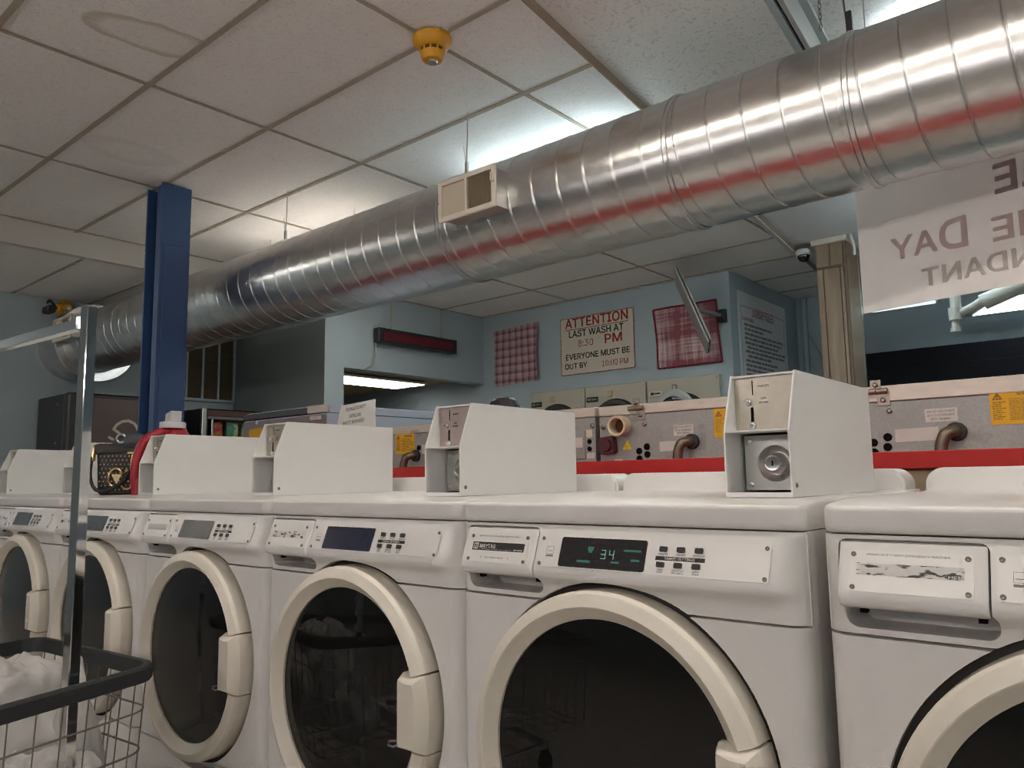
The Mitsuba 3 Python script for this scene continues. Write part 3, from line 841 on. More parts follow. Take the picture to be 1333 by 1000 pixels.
part(t, 'strap', tube(bez([(BX0 - .108, BY0 - .025, LZ + .168), (BX0 - .118, BY0 - .035, LZ + .11), (BX0 - .112, BY0 - .05, LZ + .055), (BX0 - .085, BY0 - .060, LZ + .018), (BX0 - .03, BY0 - .066, LZ + .022), (BX0 + .02, BY0 - .064, LZ + .05), (BX0 + .045, BY0 - .06, LZ + .09)], 10), .007, 10), 'leather_black', 40)
part(t, 'strap_tip', lathe_at([(0, 0), (.008, .0), (.0095, .02), (.005, .045), (.006, .055), (0, .06)], (BX0 - .112, BY0 - .028, LZ + .125), (0.05, 0, 1), 14), 'gold', 40)

for k in [k for k in scene if k.startswith(t + '__')]:
    scene[k]['to_world'] = T().translate([BX0, BY0, 0]).rotate([0, 0, 1], 58).scale([0.84, 1, 1]).translate([-BX0, -BY0, 0])

JX, JY = -2.812, 1.365
t = thing('detergent_jug', 'red plastic detergent jug with a frosted cap between the handbag and a coin box', 'jug')
part(t, 'bottle', superlathe(JX, JY + .015, [(LZ, .046, .064), (LZ + .006, .051, .070), (LZ + .10, .051, .070), (LZ + .15, .050, .066), (LZ + .19, .044, .054), (LZ + .226, .036, .036), (LZ + .240, .030, .030)], 40), 'jug_red', 40)
hpth = bez([(JX, JY - .005, LZ + .226), (JX, JY - .050, LZ + .218), (JX, JY - .100, LZ + .185), (JX, JY - .122, LZ + .125), (JX, JY - .126, LZ + .06), (JX, JY - .118, LZ + .012)], 12)
part(t, 'handle', tube(hpth, .019, 16), 'jug_red', 40, 'thick red loop handle')
part(t, 'base_web', superlathe(JX, JY - .078, [(LZ, .030, .060), (LZ + .05, .030, .060), (LZ + .075, .020, .05)], 28), 'jug_red', 40)
part(t, 'cap', lathe_at([(0, 0), (.044, 0), (.046, .004), (.045, .022), (.030, .025), (.028, .026), (.0, .026)], (JX, JY, LZ + .239), (0, 0, 1), 36), 'cap_frost', 30, 'frosted white screw cap')
part(t, 'spout', prism_xz(Polygon([(JX - .020, LZ + .265), (JX + .025, LZ + .265), (JX + .025, LZ + .302), (JX - .016, LZ + .293)]), JY - .02, JY + .02), 'cap_frost', 30)

# ------------------------------------------------------------------ bulkhead between the washer rows
t = thing('bulkhead', 'long red laminate ledge on a cream board behind the washers', 'ledge')
part(t, 'board', rbox(-4.38, 2.4, 1.952, 2.385, 0, 1.0555, .003), 'cream_board', False)
part(t, 'ledge', rbox(-4.40, 2.42, 1.925, 2.390, 1.0565, 1.0965, .002), 'red_laminate', False, 'glossy red laminate top')

# ------------------------------------------------------------------ industrial washers, their backs towards us
BK = 2.40
def dots(pts, r=.0115, y=BK):
    return [lathe_at([(0, 0), (r, 0), (r, .003), (r * .8, .005), (0, .005)], (x, y, z), (0, -1, 0), 24) for x, z in pts]
def sticker(t, name, x0, x1, z0, z1, mat, label=None, rows=0, tilt=0.0, heading=None, textmat='print_gray', y=BK, lab_lines=None):
    w, h = x1 - x0, z1 - z0
    c, s = math.cos(tilt), math.sin(tilt)
    M = frame((x0, y - .0005, z0), (c, 0, s), (-s, 0, c))
    k = part(t, name, place(extr(sbox(0, 0, w, h), .0008), M), mat, False, label)
    ms = []
    if heading:
        for s_, hh, ww, xx, yy in heading:
            ms.append(place(text(s_, hh, True, ww, .0004), M @ frame((xx, yy, .0008), (1, 0, 0), (0, 1, 0))))
    if rows:
        ms.append(place(lines(w * .08, w * .92, h * .88 - h * .8 / rows * .6, rows, h * .84 / rows, h * .84 / rows * .42, len(scene), .0004), M))
    if ms:
        part(t, name + '__lettering' if False else name + '_lettering', cat(ms), textmat, False)
    return k
def warning(t, x0, z1, w=.128, h=.092):
    M = frame((x0, BK - .0005, z1 - h), (1, 0, 0), (0, 0, 1))
    part(t, 'warning_sticker', place(extr(rrect(0, w, 0, h, .003), .0008), M), 'sticker_yellow', False, 'yellow warning sticker')
    tri = Polygon([(.006, h - .026), (.030, h - .026), (.018, h - .007)]); tri = tri.difference(tri.buffer(-.003))
    m = [extr(tri, .0004), place(extr(sbox(0, 0, .003, .008), .0004), frame((.0165, h - .022, 0), (1, 0, 0), (0, 1, 0)))]
    m.append(place(text('WARNING', .0085, True, .052, .0004), frame((.062, h - .017, 0), (1, 0, 0), (0, 1, 0))))
    m += [lines(.006, .036, h - .034, 9, .0055, .0022, 5, .0004), lines(.044, w - .006, h - .026, 12, .0050, .0018, 6, .0004)]
    part(t, 'warning_print', place(cat(m), M @ frame((0, 0, .0008), (1, 0, 0), (0, 1, 0))), 'print_brown', False)
def hinge(t, x, z):
    part(t, 'hinge', cat(cyl((x - .030, BK - .008, z), (x - .001, BK - .008, z), .0085, 14), cyl((x + .001, BK - .008, z), (x + .030, BK - .008, z), .0085, 14),
                         rbox(x - .018, x + .012, BK - .004, BK + .001, z, z + .034, .001), rbox(x - .002, x + .034, BK - .004, BK + .001, z - .042, z, .001)), 'hinge_metal', 35, 'steel hinge at the top trim')
    for dx, dz in ((-.003, .019), (.016, -.026), (.030, -.058)):
        part(t, 'bolt', lathe_at([(0, 0), (.0075, 0), (.0075, .004), (.004, .007), (0, .007)], (x + dx, BK - .004 if dz > -.05 else BK, z + dz), (0, -1, 0), 16), 'screw_metal', 35)
def elbow(t, x, z, r=.0165):
    p = bez([(x + .030, BK + .0, z + .018), (x + .028, BK - .030, z + .018), (x + .012, BK - .048, z + .010), (x + .002, BK - .052, z - .015), (x - .002, BK - .052, 1.0975)], 8)
    part(t, 'pipe_elbow', tube(p, r, 16), 'brass_pipe', 40, 'bent brass water pipe')
    part(t, 'pipe_flange', lathe_at([(0, 0), (r + .009, 0), (r + .009, .014), (r + .003, .018), (0, .018)], (x + .030, BK, z + .018), (0, -1, 0), 24), 'print_black', 35)
def big_washer(x0, x1, ztop, lab, depth=.80, sidemat=None, th=.036):
    t = thing('industrial_washer', lab, 'washing machine', 'big washers seen from behind')
    z1 = ztop - th
    part(t, 'back_panel', box(x0, x1, BK, BK + .004, .0, z1 - .003), 'galvanized', False, 'galvanised back panel')
    part(t, 'cabinet', box(x0 + .001, x1 - .001, BK + .005, BK + depth, .0, ztop - .004), sidemat or 'panel_gray', False)
    part(t, 'top_trim', rbox(x0 - .001, x1 + .001, BK - .003, BK + depth * .6, z1, ztop, .002), 'tan_trim', False, 'tan steel top trim')
    return t
bw = .779
# right-hand machine
t = big_washer(-.839, -.839 + bw, 1.299, 'grey backed industrial washer behind the nearest coin box, yellow warning sticker at its right', th=.046)
hinge(t, -.653, 1.283)
part(t, 'vent_cap', dots([(-.633, 1.150)])[0], 'hole', 30); part(t, 'vent_cap', dots([(-.635, 1.122)])[0], 'hole', 30)
part(t, 'vent_cap', dots([(-.672, 1.136)])[0], 'hole', 30); part(t, 'vent_cap', dots([(-.672, 1.108)])[0], 'hole', 30)
elbow(t, -.487, 1.139)
sticker(t, 'water_sticker', -.532, -.451, 1.186, 1.223, 'sticker_white', 'white water valve sticker', 0, .01, [('WATER VALVE SIZE', .0062, .070, .005, .026), ('PIPE THREAD', .0062, .050, .014, .005), ('G V C STANDARD', .0058, .068, .006, .0155)])
sticker(t, 'rating_plate', -.613, -.500, 1.134, 1.171, 'sticker_white', None, 6, .02)
warning(t, -.374, 1.262)
part(t, 'crack', tube([(-.527, BK - .0003, 1.293), (-.524, BK - .0003, 1.275), (-.519, BK - .0003, 1.262)], .0009, 6), 'print_black', 40)
# second machine
t = big_washer(-1.624, -1.624 + bw, 1.307, 'grey backed industrial washer with a cream pipe stub and maroon square knob')
hinge(t, -1.462, 1.291)
ps = lathe_at([(.0275, -.01), (.0275, .052), (.029, .054), (.031, .055), (.0355, .055), (.0365, .052), (.0365, .025), (.0335, .022), (.0335, -.01)], (-1.522, BK, 1.232), (.08, -.98, -.06), 40)
part(t, 'pipe_stub', ps, 'pvc_cream', 35, 'open cream plastic drain pipe stub')
part(t, 'pipe_bore', lathe_at([(0, 0), (.0273, 0), (.0273, .008), (0, .008)], (-1.522, BK, 1.232), (.08, -.98, -.06), 32), 'pipe_inside', 35)
kn = place(extr(rrect(-.031, .031, -.031, .031, .010), .028), frame((-1.580, BK, 1.163), (.995, 0, .1), (-.1, 0, .995)))
part(t, 'knob', kn, 'knob_maroon', 30, 'maroon square switch knob')
part(t, 'knob_face', lathe_at([(0, 0), (.024, 0), (.021, .008), (0, .008)], (-1.580, BK - .028, 1.163), (0, -1, 0), 24), 'knob_maroon', 30)
part(t, 'triangle_sticker', prism_xz(Polygon([(-1.527, 1.146), (-1.487, 1.146), (-1.506, 1.181)]), BK - .0014, BK - .0005), 'sign_yellow', False, 'small yellow triangle sticker')
part(t, 'triangle_print', place(lines(0, .018, 0, 2, .006, .002, 3, .0004), FACE_S((-1.515, BK - .0014, 1.157))), 'print_brown', False)
for x, z in ((-1.426, 1.153), (-1.425, 1.126), (-1.458, 1.139), (-1.458, 1.112)):
    part(t, 'vent_cap', dots([(x, z)])[0], 'hole', 30)
elbow(t, -1.278, 1.146)
sticker(t, 'water_sticker', -1.318, -1.243, 1.186, 1.222, 'sticker_white', 'white water valve sticker', 0, .01, [('WATER VALVE SIZE', .0062, .066, .004, .026), ('PIPE THREAD', .0062, .046, .013, .005), ('G V C STANDARD', .0058, .062, .005, .0155)])
sticker(t, 'rating_plate', -1.375, -1.280, 1.134, 1.168, 'sticker_white', None, 6, .02)
sticker(t, 'paper_label', -1.565, -1.528, 1.104, 1.112, 'sticker_white')
warning(t, -1.168, 1.268, .122, .096)
for z in (1.232, ):
    for x in (-1.607,):
        part(t, 'bolt', lathe_at([(0, 0), (.009, 0), (.009, .006), (.005, .009), (0, .009)], (x, BK, z), (0, -1, 0), 16), 'screw_metal', 35)
# third machine: only its right end shows
t = big_washer(-2.409, -1.644, 1.309, 'grey backed industrial washer showing only a strip of small labels and two black plugs')
part(t, 'switch_cover', rbox(-1.76, -1.690, BK - .006, BK + .001, 1.117, 1.225, .002), 'galvanized', False)
sticker(t, 'paper_label', -1.684, -1.657, 1.197, 1.226, 'sheet_cream')
sticker(t, 'paper_label', -1.735, -1.698, 1.160, 1.198, 'sticker_white', None, 3, 0, None, 'print_gray', BK - .006)
sticker(t, 'paper_label', -1.684, -1.648, 1.118, 1.140, 'sticker_white', None, 2)
for z in (1.182, 1.154):
    part(t, 'plug', dots([(-1.671, z)], .009)[0], 'hole', 30)
part(t, 'bolt', lathe_at([(0, 0), (.009, 0), (.009, .006), (0, .009)], (-1.655, BK, 1.240), (0, -1, 0), 16), 'screw_metal', 35)
# fourth machine
t = big_washer(-3.194, -3.194 + bw, 1.296, 'grey backed industrial washer seen between two coin boxes, yellow sticker and bent pipe')
warning(t, -2.762, 1.262, .128, .094)
elbow(t, -2.650, 1.140)
part(t, 'plug', dots([(-2.605, 1.193)], .011)[0], 'hole', 30)
sticker(t, 'paper_label', -2.585, -2.555, 1.165, 1.205, 'sticker_white')
# tall machine at the left end
t = thing('tall_industrial_washer', 'taller industrial washer at the left with a pale steel side', 'washing machine')
part(t, 'back_panel', box(-4.09, -3.302, BK, BK + .004, 0, 1.393), 'panel_gray', False, 'dull grey back panel')
part(t, 'cabinet', box(-4.089, -3.302, BK + .005, BK + .86, 0, 1.398), 'stainless_side', False, 'pale bluish steel side')
part(t, 'top_trim', rbox(-3.46, -3.302, BK - .004, BK + .02, 1.402, 1.443, .002), 'tan_trim', False)
part(t, 'top_trim', rbox(-4.09, -3.461, BK - .004, BK + .02, 1.402, 1.436, .004), 'bag_gray', False, 'dark grimy top trim')
part(t, 'top_lid', rbox(-4.09, -3.300, BK + .021, BK + .87, 1.400, 1.444, .003), 'stainless_side', False)
part(t, 'latch', rbox(-3.43, -3.335, BK - .010, BK, 1.365, 1.388, .003), 'tan_trim', False)
sticker(t, 'yellow_sticker', -4.02, -3.885, 1.245, 1.348, 'sticker_yellow', 'yellow warning sticker', 7, .06, None, 'print_brown')
part(t, 'plug', dots([(-3.945, 1.383)], .010)[0], 'cap_frost', 30)

# dark domed cover and brown scrap on the big washers
t = thing('black_cap', 'black domed cap lying on a big washer behind the coin box', 'cap')
part(t, 'crown', superlathe(-2.285, 2.62, [(1.310, .098, .07), (1.330, .098, .07), (1.365, .082, .06), (1.395, .066, .05), (1.407, .046, .036), (1.411, .026, .02)], 14, 2.0), 'leather_black', 12)
part(t, 'band', superlathe(-2.285, 2.62, [(1.3095, .101, .073), (1.326, .100, .072)], 36, 2.0), 'leather_black', 30)
solo('paper_scrap', trimesh.convex.convex_hull(np.array([(-2.50, 2.6, 1.2965), (-2.42, 2.6, 1.2965), (-2.46, 2.66, 1.2965), (-2.465, 2.62, 1.368)])), 'oak_trim', 'small brown folded scrap on a big washer beside the black cap', 'scrap', False)

# ------------------------------------------------------------------ duct
DY, DZ, DR = 2.68, 2.26, 0.255
def spiral(x0, x1, pitch=.131, n=96):
    sub = [(0, 0), (.0090, 0), (.0096, -.0002), (.0110, -.0030), (.0128, -.0030), (.0140, .0006), (.0155, .0016), (.0180, .0016), (.0196, .0002), (.0204, 0), (.05, 0), (.09, 0)]
    X, Rr = [], []
    x = x0 - pitch
    while x < x1 + .001:
        for d, h in sub:
            X.append(x + d); Rr.append(h)
        x += pitch
    X, Rr = np.array(X), np.array(Rr)
    V, F = [], []
    for k in range(n + 1):
        a = 2 * math.pi * k / n + math.pi / 2
        for xx, h in zip(X, Rr):
            r = DR + h
            V.append((min(max(xx + pitch * k / n, x0), x1), DY + r * math.cos(a), DZ + r * math.sin(a)))
    m = len(X)
    for k in range(n):
        for i in range(m - 1):
            F += [[k * m + i, (k + 1) * m + i, (k + 1) * m + i + 1], [k * m + i, (k + 1) * m + i + 1, k * m + i + 1]]
    V, F = np.array(V), np.array(F)
    ar = np.linalg.norm(np.cross(V[F[:, 1]] - V[F[:, 0]], V[F[:, 2]] - V[F[:, 0]]), axis=1)
    return trimesh.Trimesh(V, F[ar > 1e-12], process=False)
t = thing('air_duct', 'big round spiral-seam metal air duct hanging under the ceiling', 'duct')
part(t, 'duct_section', spiral(-7.0, -5.2), 'duct_metal', True)
part(t, 'duct_section', spiral(-5.2, -2.52), 'duct_metal', True)
part(t, 'duct_section', spiral(-2.52, -1.335), 'duct_metal', True)
part(t, 'duct_section', spiral(-1.335, -0.70), 'duct_metal', True)
part(t, 'duct_section', spiral(-0.70, 3.0), 'duct_metal', True)
for x in (-2.52, -1.335, -0.70):
    part(t, 'joint_band', lathe_at([(DR + .001, -.02), (DR + .005, -.018), (DR + .005, -.004), (DR + .009, -.002), (DR + .009, .002), (DR + .005, .004), (DR + .005, .018), (DR + .001, .02)], (x, DY, DZ), (1, 0, 0), 72), 'duct_metal', 30)
part(t, 'end_collar', lathe_at([(DR + .002, .0), (DR + .075, 0), (DR + .080, -.006), (DR + .080, -.22), (DR + .06, -.225), (DR + .002, -.225)][::-1], (-6.975, DY + .02, DZ), (1, 0, 0), 72), 'duct_metal', 30, 'wider collar where the duct meets the wall')
part(t, 'wall_stub', lathe_at([(DR + .01, 0), (DR + .03, 0), (DR + .03, .30), (DR + .01, .30)], (-7.499, DY + .02, DZ), (1, 0, 0), 48), 'steel_plate', 30)

def register(x0, x1, yf, z0, z1, lab, two=True):
    t = thing('air_register', lab, 'vent')
    b = yf + .155
    part(t, 'boot', cat(box(x0 + .02, x0 + .023, yf + .006, b, z0 + .015, z1 - .012), box(x1 - .023, x1 - .02, yf + .006, b, z0 + .015, z1 - .012), box(x0 + .02, x1 - .02, yf + .006, b, z0 + .015, z0 + .018), box(x0 + .02, x1 - .02, yf + .006, b - .05, z1 - .015, z1 - .012)), 'steel_plate', False, 'sheet metal boot on the duct')
    part(t, 'collar', cat(box(x0 - .002, x0 + .02, b - .06, b + .01, z0 - .004, z0 + .016), box(x1 - .02, x1 + .018, b - .05, b - .03, z0 + .005, z1 - .02)), 'steel_plate', False)
    xm = (x0 + x1) / 2
    w = .024
    fr = cut(rbox(x0, x1, yf - .006, yf + .006, z0, z1, .004), box(x0 + w, xm - .005, yf - .1, yf + .1, z0 + w, z1 - w), box(xm + .005, x1 - w, yf - .1, yf + .1, z0 + w, z1 - w))
    part(t, 'frame', fr, 'register_white', False, 'white enamel frame')
    part(t, 'panel', box(x0 + w, xm - .005, yf + .002, yf + .006, z0 + w, z1 - w), 'register_tan', False, 'closed tan damper half')
    part(t, 'grille_back', box(xm + .005, x1 - w, yf + .018, yf + .022, z0 + w, z1 - w), 'register_dark', False)
    n = 13
    for i in range(n):
        x = xm + .008 + (x1 - w - xm - .014) * (i + .5) / n
        part(t, 'slat', box(x - .0014, x + .0014, yf + .001, yf + .010, z0 + w, z1 - w), 'register_slat', False)
    for i in range(4):
        z = z0 + w + (z1 - z0 - 2 * w) * (i + .6) / 4.4
        part(t, 'cross_slat', box(xm + .005, x1 - w, yf + .0175, yf + .0179, z - .005, z + .005), 'register_tan', False)
    for x, z in ((x1 - .011, z0 + .11), (x0 + .008, z0 + .09)):
        part(t, 'screw', lathe_at([(0, 0), (.004, 0), (.003, .002), (0, .0025)], (x, yf - .006, z), (0, -1, 0), 14), 'screw_metal', 30)
    part(t, 'damper_lever', rbox(x1 - w - .004, x1 - w + .004, yf - .014, yf - .004, z1 - .075, z1 - .035, .002), 'register_white', False)
register(-2.405, -2.060, 2.335, 2.172, 2.362, 'white air register with open and closed halves on the duct')
register(-6.93, -6.56, 2.335, 2.205, 2.400, 'farther air register at the far left end of the duct')

def wire(x, lab):
    t = thing('hanger_wire', lab, 'wire')
    part(t, 'wire', cyl((x, DY - .02, DZ + DR + .03), (x, DY - .01, ZC - .003), .0028, 8), 'steel', 40)
    part(t, 'clamp', rbox(x - .008, x + .008, DY - .028, DY - .012, DZ + DR + .03, DZ + DR + .085, .003), 'steel', 30)
    part(t, 'tail', cyl((x - .004, DY - .02, DZ + DR + .08), (x - .022, DY - .02, DZ + DR + .17), .0018, 6), 'steel', 40)
    part(t, 'yoke', tube([(x - .17, DY - .20, DZ + DR - .095), (x, DY - .02, DZ + DR + .034), (x + .03, DY + .16, DZ + DR - .055)], .002, 6), 'steel', 40)
wire(-2.54, 'thin hanger wire from ceiling to duct above the register')
wire(-4.10, 'thin hanger wire from ceiling to duct beside the blue column')
for x, y, lab in ((-0.905, 2.93, 'twisted chain hanging from the high ceiling behind the duct'),):
    t = thing('chain', lab, 'chain')
    for i in range(14):
        z = 3.058 - .022 * i
        a = [(x + .005 * math.cos(q) * (1 if i % 2 else .3), y + .005 * math.cos(q) * (.3 if i % 2 else 1), z - .013 + .014 * math.sin(q)) for q in np.linspace(0, 2 * math.pi, 12, endpoint=False)]
        part(t, 'link', tube(a, .0018, 6, True), 'screw_metal', 40)
t = thing('hanger_wire', 'dark hanger wire with a clamp near the right top of the duct', 'wire')
part(t, 'wire', cyl((-.80, 2.93, 2.55), (-.83, 2.93, 3.06), .0035, 8), 'screw_metal', 40)
part(t, 'clamp', rbox(-.812, -.79, 2.92, 2.94, 2.69, 2.78, .004), 'print_black', 30)

# ------------------------------------------------------------------ blue column
t = thing('steel_column', 'dark blue painted steel column standing up to the ceiling', 'column')
cx, cy, h2, w2 = -4.612, 2.165, .105, .092
part(t, 'web', rbox(cx - .09, cx + .09, cy - .008, cy + .008, 0, ZC - .006, .001), 'blue_paint', False)
part(t, 'flange', rbox(cx + .085, cx + .101, cy - w2, cy + w2, 0, ZC - .006, .002), 'blue_paint', False)
part(t, 'flange', rbox(cx - .101, cx - .085, cy - w2, cy + w2, 0, ZC - .006, .002), 'blue_paint', False)
part(t, 'conduit', rbox(cx + .0, cx + .055, cy - .075, cy - .02, 0, ZC - .006, .004), 'blue_paint', False)
part(t, 'sleeve', rbox(cx + .096, cx + .107, cy - .07, cy + .072, 1.0, 2.48, .003), 'blue_paint', False)

# ------------------------------------------------------------------ smoke detectors, left corner alarm and lamp
def detector(o, d, s, lab):
    t = thing('smoke_detector', lab, 'smoke detector')
    f = lambda P, n=36: lathe_at([(r * s, z * s) for r, z in P], o, d, n)
    part(t, 'base', f([(0, 0), (.080, 0), (.082, .010), (.078, .026), (.062, .044), (.052, .050), (0, .050)]), 'alarm_yellow', 30)
    part(t, 'cage', f([(0, .050), (.046, .050), (.046, .066), (0, .066)]), 'alarm_dark', 30)
    part(t, 'head', f([(0, .066), (.050, .066), (.048, .082), (.040, .098), (.030, .102), (0, .102)]), 'alarm_yellow', 30)
    part(t, 'sensor', f([(0, .102), (.022, .102), (.018, .108), (0, .109)]), 'steel', 30)
    d = np.asarray(d, float); a = np.cross(d, [0.3, 1, 0.2]); a /= np.linalg.norm(a); b = np.cross(d, a)
    for i in range(10):
        q = 2 * math.pi * i / 10
        c = np.asarray(o) + d * .058 * s + (a * math.cos(q) + b * math.sin(q)) * .047 * s
        part(t, 'rib', cyl(c - d * .008 * s, c + d * .008 * s, .004 * s, 6), 'alarm_yellow', 30)
    return t
t = detector((-3.93 * 0 - 2.195 * 1.0 - .0, 2.10, ZC - .003), (0, 0, -1), 1.0, 'yellow smoke detector hanging from a ceiling grid crossing')
detector((-7.498, 2.61, 2.620), (1, 0, 0), .95, 'yellow round alarm high on the left wall near the duct end')
t = thing('security_camera', 'small black camera on a bracket high on the left wall', 'camera')
part(t, 'bracket', tube(bez([(-7.499, 2.47, 2.66), (-7.42, 2.46, 2.665), (-7.36, 2.47, 2.62), (-7.36, 2.50, 2.585)], 8), .012, 8), 'black_plastic', 40)
part(t, 'body', rbox(-7.42, -7.28, 2.40, 2.47, 2.535, 2.60, .012), 'black_plastic', 30)
part(t, 'lens', cyl((-7.28, 2.43, 2.56), (-7.255, 2.425, 2.555), .026, 18), 'black_gloss', 30)
t = thing('dome_camera', 'small black dome camera beside the wood column top', 'camera')
part(t, 'base', lathe_at([(0, 0), (.062, 0), (.062, .03), (.05, .045), (0, .045)], (-2.19, 6.26, ZC - .004), (0, 0, -1), 28), 'sheet_white', 30)
part(t, 'dome', lathe_at([(.048, .045)] + [(.048 * math.cos(a), .050 + .048 * math.sin(a)) for a in np.linspace(0, math.pi / 2, 9)] + [(0, .045)], (-2.19, 6.26, ZC - .004), (0, 0, -1), 28), 'black_gloss', 40)

# ------------------------------------------------------------------ left wall: grille, vending machines
t = thing('wall_grille', 'dark four-panel return air grille with white frame on the left wall', 'grille')
gy0, gy1, gz0, gz1 = 3.42, 4.272, 1.885, 2.60
n = 5
for i in range(n):
    a = gy0 + (gy1 - gy0) * i / n
    b = gy0 + (gy1 - gy0) * (i + 1) / n
    pk = part(t, 'panel', box(-7.499, -7.492, a + .01, b - .01, gz0 + .02, gz1), 'register_dark', False, 'dark louvred panel')
    part(t, 'mullion', rbox(-7.499, -7.475, b - .016, b + (.012 if i == n - 1 else .006), gz0, gz1, .003), 'blue_wall', False)
    sl = [box(-7.491, -7.480, a + .012, b - .018, z, z + .006) for z in np.arange(gz0 + .03, gz1, .025)]
    part(t, 'louvre', cat(sl), 'register_dark', False, kind='stuff')
part(t, 'sill', rbox(-7.499, -7.470, gy0, gy1 + .005, gz0 - .012, gz0 + .018, .003), 'blue_wall', False)

t = thing('drink_vending_machine', 'tall black drink vending machine with brown graphic front by the blue column', 'vending machine')
part(t, 'cabinet', rbox(-7.45, -6.86, 2.425, 3.325, 0, 1.795, .01), 'vending_black', 30)
part(t, 'door', rbox(-6.858, -6.76, 2.42, 3.33, .1, 1.800, .015), 'vending_black', 30)
part(t, 'front_panel', rbox(-6.762, -6.752, 2.54, 3.28, .3, 1.765, .004), 'vending_brown', False, 'brown graphic front panel')
ar1 = Polygon([(2.80 + 0.40 * math.cos(a) , 1.36 + .40 * math.sin(a)) for a in np.linspace(-.6, 1.35, 30)] + [(2.78 + .30 * math.cos(a), 1.36 + .33 * math.sin(a)) for a in np.linspace(1.15, -.6, 30)]).buffer(0)
ar1 = Polygon([(3.00, 1.755), (3.10, 1.752), (3.17, 1.745), (3.20, 1.66), (3.19, 1.56), (3.16, 1.48), (3.11, 1.475), (3.13, 1.55), (3.12, 1.63), (3.07, 1.70)])
part(t, 'swoosh', place(extr(ar1.buffer(.012).buffer(-.012), .003), FACE_E((-6.752, 0, 0))), 'vending_beige', False, 'beige curved graphic')
let = []
def stroke(pts, r=.011):
    from shapely.geometry import LineString
    return extr(LineString(pts).buffer(r, cap_style=2), .003)
let.append(stroke([(2.855, 1.455), (2.775, 1.510), (2.80, 1.55), (2.845, 1.578), (2.895, 1.585), (2.94, 1.565), (2.965, 1.535), (2.972, 1.51)]))
let.append(stroke([(2.735, 1.445), (2.86, 1.375)]))
let.append(stroke([(2.80, 1.365), (2.87, 1.365), (2.87, 1.395)], .014))
part(t, 'letters', place(cat(let), FACE_E((-6.752, 0, 0))), 'vending_letter', False, 'large pale slanted letters')
part(t, 'trim_strip', place(cat(stroke([(3.02, 1.44), (3.13, 1.462)], .012), stroke([(3.075, 1.49), (3.05, 1.42)], .012)), FACE_E((-6.752, 0, 0))), 'vending_letter', False)
for y, z in ((2.62, 1.72), (2.60, 1.40)):
    part(t, 'badge', place(cat(text('NO', .012, True, .02, .001)), FACE_S((-7.02, 2.4245, z - .01))), 'print_gray', False)

t = thing('snack_vending_machine', 'black snack vending machine with bright crisp packets behind its glass', 'vending machine')
part(t, 'cabinet', cut(rbox(-7.45, -6.78, 3.56, 4.26, 0, 1.735, .01), box(-7.2, -6.7, 3.62, 4.22, .5, 1.640)), 'vending_black', 30)
part(t, 'front_frame', rbox(-6.80, -6.762, 3.556, 3.60, .1, 1.735, .004), 'steel', False, 'grey front post')
part(t, 'header', rbox(-6.795, -6.765, 3.605, 4.255, 1.665, 1.722, .004), 'dark_red_brown', False, 'dark red-brown header')
part(t, 'header_bar', rbox(-6.795, -6.768, 3.605, 4.255, 1.638, 1.663, .003), 'panel_gray', False)
part(t, 'rail', rbox(-6.80, -6.77, 3.655, 3.672, .5, 1.637, .003), 'steel', False)
part(t, 'shelf', rbox(-7.15, -6.80, 3.63, 4.21, 1.440, 1.452, .003), 'panel_gray', False)
scene['shop_glass'] = {'type': 'thindielectric'}
part(t, 'glass', box(-6.790, -6.7885, 3.675, 4.215, .52, 1.637), 'shop_glass', False)
t2k = part(t, 'lamp', rbox(-6.815, -6.80, 3.70, 4.20, 1.641, 1.652, .003), 'sheet_white', False)
scene[t2k]['emitter'] = glow((1, .95, .9), 2.2)
def packet(y, w, z0, z1, lab, tilt=0.0):
    m = superlathe(0, 0, [(0, w / 2, .002), (.008, w / 2, .004), ((z1 - z0) * .3, w / 2 * .95, .022), ((z1 - z0) * .7, w / 2 * .95, .022), (z1 - z0 - .01, w / 2, .004), (z1 - z0, w / 2, .002)], 28, 2.6)
    m.apply_transform(trimesh.transformations.rotation_matrix(math.pi / 2, (0, 0, 1)))
    m.apply_transform(trimesh.transformations.rotation_matrix(tilt, (1, 0, 0)))
    m.apply_translation((-6.86, y, z0))
    solo('crisp_packet', m, 'snack_wrap', lab, 'snack packet', 40)
packet(3.755, .115, 1.4535, 1.618, 'red crisp packet on the snack machine shelf', .03)
packet(3.905, .125, 1.4535, 1.615, 'green crisp packet with a pale badge on the snack machine shelf', -.04)
packet(4.035, .060, 1.4535, 1.612, 'narrow pale green packet at the right of the snack shelf', 0)

# ------------------------------------------------------------------ LED message sign
t = thing('led_message_sign', 'long black message sign with dark red face on the pale blue wall', 'sign')
part(t, 'case', cut(rbox(-5.90, -5.815, 4.835, 5.915, 2.388, 2.535, .006), box(-5.82, -5.7, 4.90, 5.865, 2.415, 2.505)), 'black_plastic', False)
part(t, 'screen', box(-5.8195, -5.8175, 4.902, 5.863, 2.417, 2.503), 'led_face', False, 'dark red display face')
part(t, 'cord', tube(bez([(-5.88, 4.85, 2.39), (-5.89, 4.85, 2.25), (-5.90, 4.82, 2.17), (-5.915, 4.74, 2.118)], 8), .006, 6), 'tee_paint', 40)
for y in (5.02, 5.72):
    part(t, 'wire', cyl((-5.86, y, 2.534), (-5.86, y, ZC - .004), .005, 6), 'tee_paint', 40)

